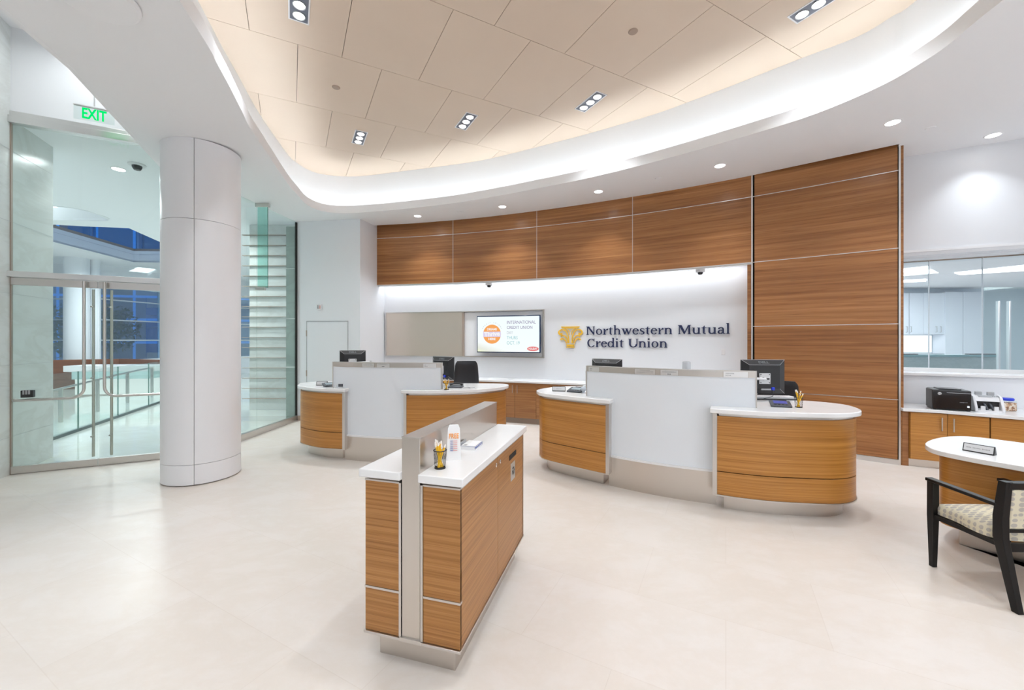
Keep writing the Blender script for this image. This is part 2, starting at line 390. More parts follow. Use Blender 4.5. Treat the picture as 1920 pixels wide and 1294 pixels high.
# soffit with the oval opening
LIPPX = [(388, 48), (405, 83), (430, 132), (455, 185), (469, 215), (505, 273), (540, 327.5), (556.7, 348), (573, 367), (595, 379), (623, 384.8), (656.7, 385.8), (706.7, 382.5), (773, 376), (860, 365), (943, 350), (1026.7, 333), (1110, 315), (1228, 284), (1399, 232.8), (1527, 190), (1655, 132), (1740.6, 79), (1783, 47), (1821.8, 0)]
lip = [on_plane(x, y, SOF[0]+.13, SOF[1], SOF[2]).xy for x, y in LIPPX[:-1]]+[Vector(p) for p in ((3.19, 2.7), (3.02, 1.9), (2.72, .9), (2.2, -.1), (1.0, -.7), (-.2, -.5), (-1.0, .1), (-1.5, 1.0), (-1.83, 1.9))]
lip = spline(lip, 4, True)
if area2(lip) < 0: lip.reverse()
CEIPX = [(380, 20), (413, 83), (446.7, 143), (486.7, 215), (540, 291), (553, 303), (573, 316.7), (598, 326), (640, 331), (681.7, 330), (748, 322), (856.7, 308), (923, 296.7), (1026.7, 270.8), (1110, 248.8), (1225, 215), (1290, 191.7), (1366.7, 163), (1450, 130), (1516.7, 104), (1612.5, 68), (1676.5, 30), (1721, 0)]
cei = [on_plane(x, y, *CEI).xy for x, y in CEIPX]+[Vector(p) for p in ((3.5, 2.4), (3.15, .8), (2.45, -.5), (1.1, -1.1), (-.4, -.95), (-1.35, -.2), (-1.95, 1.0), (-2.3, 2.2))]
cei = spline(cei, 4, True)
if area2(cei) < 0: cei.reverse()
SLOT = [(701, 422.9), (775, 419), (849, 413.1), (925, 405.8), (1006.5, 396.7), (1095, 384.5), (1186, 369.8), (1300, 351), (1410, 329), (1550, 299), (1687, 270)]
slot = [on_plane(x, y, *SOF).xy for x, y in SLOT]
outer = [(-3.0, -4.2), (-3.12, 2.45), (-3.32, 3.01), (-4.26, 4.87), (-4.13, 5.3), (-4.13, 7.7), (-2.86, 7.6)]+[tuple(p) for p in slot]+[(4.83, 5.12), (5.0, 5.4), (6.1, 4.9), (7.5, 4.05), (8.5, 2.5), (8.5, -4.2)]
ring_out = inset(lip, -.11)
b = MB(); b.sheet([outer, lip], zs, .03)
sof = struct(b.build('ceiling', SOFW, origin=(0, 0, 0)), 'dropped white soffit around the oval opening')
n = len(lip)
b = MB()
for i in range(n):                                  # upstand lip of the opening
    p, q = lip[i], lip[(i+1) % n]; P = inset(lip, -.04); break
P = inset(lip, -.04)
for i in range(n):
    j = (i+1) % n; p, q, r, s = lip[i], lip[j], P[j], P[i]
    z0 = [zs(*v)+.03 for v in (p, q, r, s)]; z1 = [zs(*v)+.13 for v in (p, q, r, s)]
    b.face([(p.x, p.y, z0[0]), (q.x, q.y, z0[1]), (q.x, q.y, z1[1]), (p.x, p.y, z1[0])]); b.face([(p.x, p.y, z1[0]), (q.x, q.y, z1[1]), (r.x, r.y, z1[2]), (s.x, s.y, z1[3])]); b.face([(s.x, s.y, z0[3]), (r.x, r.y, z0[2]), (r.x, r.y, z1[2]), (s.x, s.y, z1[3])])
bmesh.ops.remove_doubles(b.bm, verts=b.bm.verts[:], dist=1e-5)
b.build('cove_lip', SOFW, sof)
b = MB(); n = len(cei); BO = inset(lip, -.26)
def nearest(p, P):
    best = None
    for i in range(len(P)):
        a, c = P[i], P[(i+1) % len(P)]; d = c-a; t = max(0, min(1, (p-a).dot(d)/max(d.length_squared, 1e-9))); q = a+d*t
        if best is None or (q-p).length < best[0]: best = ((q-p).length, q)
    return best[1]
BT = [nearest(p, BO) for p in cei]
for _ in range(3): BT = [(BT[i-1]+BT[i]*2+BT[(i+1) % n])/4 for i in range(n)]
def prof(i, t):                                     # coved section: upright at the foot, leaning in to the ceiling
    k = t**1.6; p = BT[i]*(1-k)+cei[i]*k; return (p.x, p.y, (zs(*p)+.02)*(1-t)+(zc(*p)+(.12 if t == 1 else 0))*t)
for i in range(n):                                  # tall white cove wall up to the tan ceiling
    j = (i+1) % n
    for k in range(6): b.face([prof(i, k/6), prof(j, k/6), prof(j, (k+1)/6), prof(i, (k+1)/6)])
bmesh.ops.remove_doubles(b.bm, verts=b.bm.verts[:], dist=1e-5)
cw = struct(b.build('wall_cove', COVEW, smooth=60), 'curved white cove wall rising to the tan ceiling')
# LED rope lying in the trough
P1, P2 = inset(lip, -.07), inset(lip, -.10)
b = MB(); n = len(lip)
for i in range(n):
    j = (i+1) % n; b.face([(P1[i].x, P1[i].y, zs(*P1[i])+.075), (P1[j].x, P1[j].y, zs(*P1[j])+.075), (P2[j].x, P2[j].y, zs(*P2[j])+.075), (P2[i].x, P2[i].y, zs(*P2[i])+.075)])
bmesh.ops.remove_doubles(b.bm, verts=b.bm.verts[:], dist=1e-5)
led = tag(b.build('cove_light_strip', COVE, smooth=0), 'glowing light strip hidden behind the lip of the oval ceiling opening', 'light')
# tan ceiling tiles in running bond
g0 = Vector((-1.8353, 2.6583))*1.0618; gu = Vector((.8769, .4804)).normalized()*.4061; gv = Vector((-.4804, .8770)).normalized()*1.1339
b = MB()
for v in range(-6, 6):
    for k in range(-9, 14):
        u = 2*k+(v % 2); c = [g0+gu*(u+e)+gv*(v+f) for e, f in ((0, 0), (2, 0), (2, 1), (0, 1))]
        P = cei
        gap = .0024
        for i in range(4):
            a, d = c[i], c[(i+1) % 4]; t = (d-a).normalized(); nn = Vector((-t.y, t.x)); P = clip(P, nn, nn.dot(a)+gap)
            if len(P) < 3: break
        if len(P) >= 3 and abs(area2(P)) > .002: b.prism(P, 0, 0, zc, lambda x, y: zc(x, y)+.02)
ceil_o = struct(b.build('ceiling', TAN, origin=(0, 0, 0), smooth=0), 'tan panelled ceiling inside the oval opening')
b = MB(); b.sheet([cei], lambda x, y: zc(x, y)+.05, .03); b.build('backing', plain('brown_backing', (.10, .07, .05), .8), ceil_o)
# roof slab over everything
b = MB(); b.prism([(-4.98, -4.3), (-4.98, 3), (-5.75, 4.5), (-4.15, 5.35), (-4.15, 9.8), (11.6, 9.8), (11.6, -4.3)], 5.0, 5.1)
struct(b.build('ceiling', SOFW), 'white upper slab above the entry bay')
# fascia on the entry side of the soffit
b = MB(); b.strip([(-3.0, -4.2), (-3.12, 2.45), (-3.32, 3.01), (-4.26, 4.87), (-4.13, 5.3)], -.03, 0, 5.0, zf0=zs)
struct(b.build('trim_1', SOFW), 'white fascia edge of the soffit towards the entry')

# walls
b = MB(); b.strip([(-4.9, -4.2), (-4.9, 3.0), (-5.60, 4.49), (-5.90, 5.17)], .22, 0, 5.0)
lw = struct(b.build('wall_left', MARBLE), 'white veined marble wall beside the entrance')
b = MB()                                            # open joints of the marble
for z in (.42, 1.22, 2.02, 2.82, 3.62): b.strip([(-5.05, 3.33), (-5.592, 4.485), (-5.886, 5.15)], -.0015, z, z+.003)
b.build('stone_joints', GREYP, lw)
b = MB(); b.strip([tuple(G0), tuple(G1)], .12, 4.05, 5.0)
struct(b.build('wall_transom', COVEW), 'pale wall above the entrance glazing')
b = MB(); b.strip([tuple(G1), tuple(G2)], .12, 3.5, 5.0, zf0=lambda x, y: zs(x, y)+.03); struct(b.build('wall_lobby', SOFW), 'wall above the tall side glazing')
tl = arc_th(722, RB); tr = arc_th(1413, RB)
bl = arc(tl, RB)
b = MB(); b.strip([(-4.03, 7.53), (-2.81, 7.44), tuple(bl), tuple(bl+Vector((.02, .3)))], .15, 0, 4.3)
struct(b.build('wall_entry', WALLW), 'white wall between the glazing and the teller niche')
b = MB(); b.strip(arcpts(tl+.01, tr-.01, RB), .12, 0, 2.9)
struct(b.build('wall_back', WALLW), 'curved white wall behind the tellers carrying the lettering')
b = MB(); b.strip([tuple(arc(TH[701], AR+.06)), (-2.9, 9.6), (11.5, 9.6)], .1, 0, 5.0); struct(b.build('wall_rear', WALLW), 'wall closing the building behind the niche')
b = MB(); b.box(-5.0, 8.6, -4.4, -4.2, 0, 5); struct(b.build('wall_front', WALLW), 'white wall behind the photographer')
b = MB(); b.strip(WL, .15, 0, 1.05); wr = struct(b.build('wall_right', WALLW), 'low white wall under the interior window')
b = MB(); b.strip(WL, .15, 2.58, 4.3); b.strip(WL[3:], .15, 1.05, 2.58); struct(b.build('wall_bulkhead', WALLW), 'white bulkhead wall above the interior window')
nrm = Vector((.447, .894))
b = MB(); b.prism([tuple(p-nrm*.03) for p in WL[:4]]+[tuple(p+nrm*.62) for p in reversed(WL[:4])], 1.05, 1.083)
struct(b.build('trim_2', STONE, bevel=.004), 'white window ledge above the service counter')
b = MB(); b.prism([tuple(p+nrm*.15) for p in WL[:4]]+[tuple(p+nrm*.62) for p in reversed(WL[:4])], 2.565, 2.60)
struct(b.build('trim_3', WALLW), 'white head of the interior window recess')
# baseboard along the entry wall
b = MB(); b.strip([(-4.0, 7.515), (-2.80, 7.425)], -.015, 0, .09); struct(b.build('baseboard_entry', LEDOFF), 'low taupe baseboard of the entry wall')

# ---- wood wall: framed panels on the arc
ww = struct(MB().strip(arcpts(TH[701], TH[1687], AR+.045), .03, 2.61, 4.25).build('wall_teller', DARK), 'curved timber clad wall over and beside the teller niche')
joints = [701, 849.5, 1006.5, 1186, 1410, 1687]
def arc_panel(pa, pb, z0, z1, R0, t, mat, name, g=.004, n=8, parent=ww, bev=0):
    ta, tb = (TH.get(pa) or arc_th(pa, R0)), (TH.get(pb) or arc_th(pb, R0)); s = 1 if tb < ta else -1; ta -= s*g/R0; tb += s*g/R0
    bb = MB(); bb.strip(arcpts(ta, tb, R0, n), t, z0, z1); return bb.build(name, mat, parent, bevel=bev)
for i in range(4):
    arc_panel(joints[i], joints[i+1], 3.547, 4.25, AR, .03, WOODW, 'wood_panel'); arc_panel(joints[i], joints[i+1], 2.613, 3.537, AR, .03, WOODW, 'wood_panel')
zz = [.065, .783, 1.697, 2.608, 3.542, 4.25]
for z0, z1 in zip(zz, zz[1:]): arc_panel(1414, 1684, z0+(.005 if z0 > .1 else 0), z1-.005, AR, .03, WOODW, 'wood_panel')
MB().strip(arcpts(TH[1410], TH[1687], AR+.045), .03, 0, 2.61).build('core', DARK, ww)
b = MB()
for z in (3.542, 2.608): b.strip(arcpts(TH[701], TH[1687], AR-.004, 40), .02, z-.004, z+.004)
for z in (1.697, .783): b.strip(arcpts(TH[1410], TH[1687], AR-.004, 12), .02, z-.004, z+.004)
b.strip(arcpts(TH[701], TH[1410], AR, 32), .03, 2.598, 2.606)
for p in joints[1:]:
    t = TH[p]; w = .0035 if p < 1400 else .009; b.strip([arc(t+w/AR, AR-.005), arc(t-w/AR, AR-.005)], .03, 2.6 if p < 1400 else .0, 4.25)
b.build('metal_reveal', ALU, ww)
arc_panel(1410, 1687, 0, .062, AR-.006, .04, ALU, 'base_strip', g=0)
t0 = TH[1687]; pR = arc(t0, AR+.02); dR = (arc(t0-.01, AR)-arc(t0, AR)).normalized()
b = MB(); b.strip([pR, pR+dR*.035, pR+dR*.035+Vector((.30, .45))], .03, .0, 4.25); b.build('return_panel', WOODW, ww)
t0 = TH[1410]; pL = arc(t0, AR+.03); 
b = MB(); b.strip([pL-Vector((.033, -.022)), pL], .03, 0, 2.6); b.strip([pL-Vector((.033, -.022)), pL-Vector((.033, -.022))+Vector((.21, .32))], .02, 0, 2.6); b.build('return_panel', WOODW, ww)
# soffit of the niche, with a light slot at the wall
b = MB(); P = arcpts(TH[701], TH[1410], AR+.03)+list(reversed(arcpts(TH[701], TH[1410], RB-.24))); b.prism(P, 2.585, 2.60)
b.build('niche_underside', ALU, ww)
b = MB(); P = arcpts(tl+.002, tr, RB-.24)+list(reversed(arcpts(tl+.002, tr, RB))); b.prism(P, 2.66, 2.68); b.build('slot_top', WALLW, ww)
b = MB(); b.strip(arcpts(tl+.002, tr, RB-.245), .005, 2.585, 2.66); b.build('slot_side', WALLW, ww)
b = MB()
P, Q = arcpts(tl-.001, tr+.002, RB-.22, 30), arcpts(tl-.001, tr+.002, RB-.16, 30)
for i in range(30): b.face([(*P[i], 2.63), (*P[i+1], 2.63), (*Q[i+1], 2.63), (*Q[i], 2.63)])
tag(b.build('niche_light_strip', emitter('niche_led', (.96, .98, 1), P_NICHE), smooth=0), 'glowing light strip in the slot above the white teller wall', 'light')

# ---- column
def px_dir(px): return (px-CX)/F
cc, cr = Vector((-3.43, 4.455)), .355
r_ = px_dir(364); a_, b_, c_ = r_*r_+1, -2*(r_*cc.x+cc.y), cc.x**2+cc.y**2-cr*cr; D_ = (-b_-math.sqrt(b_*b_-4*a_*c_))/(2*a_)
ts = math.atan2(D_-cc.y, r_*D_-cc.x)
col = thing('column', 'round white panelled column in front of the entrance glazing', 'column', (cc.x, cc.y, 0)); 
zt = zs(*cc)-.012
for z0, z1 in ((.012, .215), (.219, 2.75), (2.754, zt)):
    for k in range(3):
        a0 = ts+k*2*PI/3+.007; a1 = ts+(k+1)*2*PI/3-.007; b = MB()
        b.strip([(cc.x+cr*math.cos(a0+(a1-a0)*i/28), cc.y+cr*math.sin(a0+(a1-a0)*i/28)) for i in range(29)], .02, z0, z1); b.build('column_panel', COLW, col)
MB().lathe([(0, 0), (cr-.03, 0), (cr-.03, zt+.03), (0, zt+.03)], (cc.x, cc.y, 0)).build('core', GREYP, col)

# ================================================================== ENTRANCE GLAZING
dG = (G1-G0).normalized(); nG = Vector((dG.y, -dG.x)); LG = (G1-G0).length
def E(t, off=0., z=0.): p = G0+(G1-G0)*t+nG*off; return Vector((p.x, p.y, z))
TM = .415
d1 = thing('door_1', 'left glass leaf of the entrance doors', 'door', E(0)); d2 = thing('door_2', 'right glass leaf of the entrance doors partly behind the column', 'door', E(TM))
for d, ta, tb, tv, th0, th1, tx in ((d1, .006, TM-.003, .357, .042, .33, .377), (d2, TM+.003, .985, .4586, .485, .92, .470)):
    d['kind'] = 'structure'
    MB().strip([E(ta).xy, E(tb).xy], .012, .08, 2.12).build('glass_pane', GLASS, d)
    MB().strip([E(ta, .02).xy, E(tb, .02).xy], .045, .004, .085).build('bottom_rail', STEEL, d, bevel=.002)
    MB().strip([E(ta, .02).xy, E(tb, .02).xy], .045, 2.12, 2.20).build('top_rail', STEEL, d, bevel=.002)
    h = .83; s = 1 if th1 > tv else -1; ex = th1 if s > 0 else th0; R = .11
    pts = [E(tv, .07, 2.19), E(tv, .07, 1.6), E(tv, .07, h+R)]+[E(tv+s*(R-R*math.cos(a*PI/12))/LG, .07, h+R-R*math.sin(a*PI/12)) for a in range(1, 7)]+[E(ex, .07, h), E(ex+s*.012, .06, h), E(ex+s*.02, .03, h), E(ex+s*.02, .0, h)]
    MB().tube(pts, .015, 14).build('push_bar', STEEL, d)
    MB().tube([E(tx, -.06, .10), E(tx, -.06, 2.11)], .014, 12).build('pull_bar', STEELV, d)
    b = MB()
    for z in (.35, 1.05, 1.9): b.tube([E(tx, -.06, z), E(tx, .0, z)], .008, 8)
    b.build('handle_standoff', STEEL, d)
b = MB(); b.box(-.05, .05, -.045, 0, -.04, .04, Matrix.Translation(E(.095, .045, .90)) @ Matrix.Rotation(math.atan2(dG.y, dG.x), 4, 'Z'))
kp = tag(b.build('door_keypad', BLACKP, bevel=.004), 'small black lock box on the left entrance door above its bar', 'keypad')
b = MB()
for i in range(3): b.cbox((-.025+.022*i, -.047, .02), (.014, .004, .05), Matrix.Translation(E(.095, .045, .90)) @ Matrix.Rotation(math.atan2(dG.y, dG.x), 4, 'Z'))
b.build('buttons', GREYP, kp)
w1 = thing('window_1', 'glass transom and steel beams over the entrance doors', 'window', E(0, 0, 2.2)); w1['kind'] = 'structure'
MB().strip([E(-.02, .06).xy, E(1.0, .06).xy], .13, 2.205, 2.27).build('header_beam', ALU, w1, bevel=.003)
MB().strip([E(.004).xy, E(.99).xy], .012, 2.27, 3.92).build('glass_pane', GLASS, w1)
MB().strip([E(0, .05).xy, E(1.0, .05).xy], .10, 3.92, 4.0).build('top_beam', ALU, w1, bevel=.003)
MB().strip([E(0, .02).xy, E(1.0, .02).xy], .06, 4.0, 4.06).build('top_beam', ALU, w1, bevel=.003)
MB().strip([E(0, .012).xy, E(.006, .012).xy], .03, 0, 3.92).build('jamb', LEDOFF, w1)
# side glazing
w2 = thing('window_2', 'tall frameless glass screen between column and white wall', 'window', (-4.03, 5.3, 0)); w2['kind'] = 'structure'
yf = 4.03*F/478
for ya, yb in ((5.29, yf-.003), (yf+.003, 7.50)): MB().strip([(-4.03, ya), (-4.03, yb)], .012, .09, 0, zf1=lambda x, y: zs(x, y)-.004).build('glass_pane', GLASS, w2)
MB().box(-4.07, -4.01, 5.29, 7.53, 0, .095).build('base_rail', STEEL, w2, bevel=.003)
MB().box(-4.02, -3.86, yf-.006, yf+.006, 2.33, zs(-4, yf)-.004).build('glass_fin', GLASSG, w2)
MB().box(-3.862, -3.858, yf-.0065, yf+.0065, 2.33, zs(-4, yf)-.004).build('fin_edge', EDGE, w2)
MB().box(-4.05, -3.90, yf-.018, yf+.018, 2.29, 2.34).build('patch_fitting', STEEL, w2, bevel=.003)
MB().box(-4.05, -3.83, yf-.02, yf+.02, zs(-4, yf)-.06, zs(-4, yf)-.002).build('patch_fitting', STEEL, w2, bevel=.003)
MB().box(-4.045, -4.018, 7.495, 7.53, 0, 3.7).build('jamb', DARK, w2)
b = MB()
for z0, z1 in ((.03, .98), (1.0, 1.9), (1.92, 2.85), (2.87, 3.65)): b.box(-4.27, -4.06, 7.60, 7.66, z0, z1)
struct(b.build('trim_4', marble('dark_marble', (.33, .40, .37), (.22, .26, .24), .5)), 'grey green stone reveal at the end of the side glazing')
# exit sign: clear edge-lit plate above the transom
ep = E(.265, .10, 0); ex = thing('exit_sign', 'green lettered EXIT sign on clear plate above the entrance', 'exit sign', on_z(178, 218, 4.12)); exl = Vector(ex.location)
k = ex.location.y
ME = frame_to((0, 0, 0), (dG.x, dG.y, 0))
ex.location = at(177, 216, 4.55)
b = MB(); b.box(-.17, .17, -.075, .075, -.004, .004, ME); b.build('clear_plate', GLASS, ex, world=False)
b = MB(); b.box(-.17, .17, .075, .085, -.015, .015, ME); b.build('housing', ALU, ex, world=False)
text_mesh('EXIT', .165, GREEN, 'exit_letters', ex, ME @ Matrix.Translation((0, -.005, .006)), .002, .004, fit=.205)
b = MB(); b.tube([(0, 0, .10), (0, 0, 5.0-ex.location.z)], .006, 8); b.build('hanger', ALU, ex, world=False)

for lx, ly, l in ((-4.15, 3.55, 'small round light in the entry bay ceiling nearest the camera'), (-4.75, 4.35, 'small round light in the entry bay ceiling above the EXIT sign')):
    t = thing('downlight', l, 'ceiling light', (lx, ly, 5.0)); MB().lathe([(0, -.006), (.06, -.006), (.06, 0)], (0, 0, 0), 24).build('lens', CAN, t, world=False); MB().lathe([(.06, -.008), (.075, -.004), (.075, 0), (.06, 0)], (0, 0, 0), 24).build('trim_ring', WHITEP, t, world=False)
    light('AREA', 'entry_downlight', (lx, ly, 4.96), 5, .2, spread=2.9, color=(.93, .98, 1))
# ================================================================== ACCESS DOOR and devices on the entry wall
def EW(px, z, off=0.):                              # point on the entry wall line
    r = px_dir(px); a, c = Vector((-4.03, 7.53)), Vector((1.22, -.09)); t = (r*a.y-a.x)/(c.x-r*c.y); p = a+c*t+Vector((-.0735, -.9973))*off; return Vector((p.x, p.y, z))
dd = thing('door_3', 'flush white access door in the entry wall', 'door', EW(613, 0)); dd['kind'] = 'structure'
zt = 1.5+34/F*7.5
MB().strip([EW(576, 0, .004).xy, EW(651.5, 0, .004).xy], .004, .02, zt).build('door_leaf', WALLW, dd)
b = MB(); b.strip([EW(574.6, 0, .006).xy, EW(575.6, 0, .006).xy], .005, 0, zt+.02); b.strip([EW(652, 0, .006).xy, EW(653, 0, .006).xy], .005, 0, zt+.02); b.strip([EW(574.6, 0, .006).xy, EW(653, 0, .006).xy], .005, zt+.008, zt+.02); b.build('door_gap', GREYP, dd)
for y in (625, 700):
    z = 1.5+(638-y)/F*7.5; MB().strip([EW(574.4, 0, .012).xy, EW(576, 0, .012).xy], .010, z-.055, z+.055).build('hinge', LEDOFF, dd)
al = thing('fire_strobe', 'small white alarm strobe on the wall above the access door', 'alarm', EW(599, 1.5+62/F*7.5, .0))
b = MB(); b.box(-.045, .045, -.03, 0, -.055, .055); b.build('housing', WHITEP, al, world=False, bevel=.006)
b = MB(); b.box(-.028, -.004, -.038, -.03, -.03, .035); b.build('strobe_lens', GREYP, al, world=False, bevel=.003)
b = MB(); b.box(.010, .034, -.034, -.03, -.03, .03); b.build('label_plate', plain('faded_red', (.75, .45, .42), .5), al, world=False)

# ================================================================== CEILING FITTINGS
def triple(px, py, label, lum=P_TRIPLE):
    c = on_plane(px, py, *CEI); t = thing('recessed_spot_light', label, 'ceiling light', c, math.atan2(gv.y, gv.x), 'triple recessed spot fixtures in the tan ceiling')
    L, Wd = .205, .073
    def fr(x0, x1, y0, y1, z0, z1, bb): bb.box(x0, x1, y0, y1, z0, z1)
    b = MB(); e = .012
    fr(-L-e, L+e, -Wd-e, -Wd, -.006, .004, b); fr(-L-e, L+e, Wd, Wd+e, -.006, .004, b); fr(-L-e, -L, -Wd, Wd, -.006, .004, b); fr(L, L+e, -Wd, Wd, -.006, .004, b)
    b.build('trim_frame', WHITEP, t, world=False)
    b = MB(); b.box(-L, L, -Wd, Wd, -.004, -.002); b.build('recess_plate', LEDG, t, world=False)
    for k in (-1, 0, 1):
        h = MB().lathe([(0, -.010), (.040, -.010), (.047, -.004)], (k*.132, 0, 0), 24).build('lamp_lens', TRI, t, world=False)
        MB().lathe([(.047, -.012), (.053, -.012), (.053, -.003), (.047, -.003)], (k*.132, 0, 0), 24).build('lamp_ring', ALU, t, world=False)
    light('AREA', 'spot_fixture_light', c-Vector((0, 0, .03)), lum, .12, spread=1.75, color=(.90, .955, 1))
LEDG = plain('grey_reflector', (.13, .14, .18), .4)
for px, py, l in ((1107, 191, 'triple spot fixture second from the right in the tan ceiling'), (874, 227.5, 'triple spot fixture in the middle of the tan ceiling'), (674, 258, 'smallest triple spot fixture at the far left of the tan ceiling'), (561, 8, 'triple spot fixture cut by the top edge, left half of the ceiling'), (1535, 6, 'triple spot fixture cut by the top edge, right side of the ceiling')): triple(px, py, l)
for x, y in ((0.6, 2.0), (-.6, .6), (1.6, .4)):      # the same fittings over and behind the photographer, as lamps only
    light('AREA', 'spot_fixture_light', (x, y, zc(x, y)-.03), P_TRIPLE, .16, spread=1.75, color=(.90, .955, 1))
cans = [(783, 405, 'leftmost round downlight of the soffit row'), (942, 387.5, 'second round downlight from the left in the soffit'), (1122, 359, 'round downlight above the lettering wall, third from the left'), (1350, 310.5, 'round downlight above the niche end, fourth from the left'), (1674, 229.5, 'large round downlight above the tall timber wall end'), (1862, 253.5, 'rightmost round downlight near the bulkhead wall')]
for px, py, l in cans:
    c = on_plane(px, py, *SOF); t = thing('downlight', l, 'ceiling light', c, 0, 'round downlights of the curved soffit')
    MB().lathe([(.0, -.004), (.062, -.004), (.062, .0)], (0, 0, 0), 28).build('lens', CAN, t, world=False)
    MB().lathe([(.062, -.006), (.074, -.004), (.076, 0), (.062, 0)], (0, 0, 0), 28).build('trim_ring', WHITEP, t, world=False)
    light('AREA', 'downlight_lamp', c-Vector((0, 0, .02)), P_CAN*(.38 if px > 1800 else 1), .12, spread=1.7, color=(.88, .945, 1))
for x, y in ((-3.0, 2.2), (4.2, 1.8), (4.4, .2), (-2.6, .4), (5.8, 3.2)):
    light('AREA', 'downlight_lamp', (x, y, zs(x, y)-.03), P_CAN, .12, spread=1.7, color=(.88, .945, 1))
for px, py, pl, l in ((862, 397.5, SOF, 'sprinkler cover in the soffit between the two left downlights'), (1234, 334.5, SOF, 'sprinkler cover in the soffit above the lettering wall'), (1745, 240, SOF, 'sprinkler cover in the soffit right of the timber wall'), (630, 163.5, CEI, 'brown sprinkler disc in the left of the tan ceiling'), (1187, 59, CEI, 'brown sprinkler disc in the right of the tan ceiling')):
    c = on_plane(px, py, *pl); MBx = MB().lathe([(0, -.008), (.040, -.008), (.046, -.002), (.046, 0), (0, 0)], (0, 0, 0), 24)
    o = MBx.build('sprinkler_cover', SOFW if pl is SOF else plain('bronze_disc', (.36, .27, .21), .5), world=False); o.location = c; tag(o, l, 'sprinkler')
c = on_plane(178, -8, *SOF); o = MB().lathe([(0, -.03), (.19, -.028), (.205, -.012), (.205, 0), (0, 0)], (0, 0, 0), 40).build('ceiling_speaker', SOFW, world=False, bevel=.003); o.location = c; tag(o, 'round white ceiling disc near the upper left corner of the soffit', 'speaker')
for px, py, l in ((917, 535, 'small dome camera under the timber wall above the screen'), (1313, 506, 'small dome camera under the timber wall near its right end')):
    th_ = arc_th(px, AR+.12); p = arc(th_, AR+.12); t = thing('dome_camera', l, 'security camera', (p.x, p.y, 2.585))
    MB().lathe([(0, 0), (.068, 0), (.068, -.036), (.058, -.042), (0, -.042)], (0, 0, 0), 24).build('housing', WHITEP, t, world=False)
    MB().lathe([(.040, -.040), (.038, -.060), (.026, -.076), (0, -.082)], (0, 0, 0), 20).build('lens_dome', BLACKG, t, world=False)
# ================================================================== TELLER DESKS
def resample(P, n):
    d = [0.]
    for a, c in zip(P, P[1:]): d.append(d[-1]+(c-a).length)
    out = []
    for k in range(n+1):
        s = d[-1]*k/n; i = min(max(j for j in range(len(d)) if d[j] <= s+1e-9), len(P)-2); t = (s-d[i])/max(d[i+1]-d[i], 1e-9); out.append(P[i]+(P[i+1]-P[i])*t)
    return out
def bulged(a, c, h, n=24):
    a, c = Vector(a), Vector(c); d = c-a; nn = Vector((d.y, -d.x)).normalized()     # to the camera side
    return [a+d*(k/n)+nn*h*(1-(2*k/n-1)**2) for k in range(n+1)]
def worn_line(words, x, y, h, M, parent, wld):
    """small worn print too faint to read: short uneven strokes, one dash per letter"""
    rn_ = random.Random(len(words)); b = MB()
    for c in words:
        if c == '-': hh = h*rn_.uniform(.45, .8); b.box(x, x+h*.42, y-hh/2, y-hh/2+h*.22, .0022, .0028, M); b.box(x, x+h*.16, y-hh/2, y+hh/2, .0022, .0027, M)
        x += h*.62
    return b.build('faint_print', GREYINK, parent, world=wld, smooth=0)
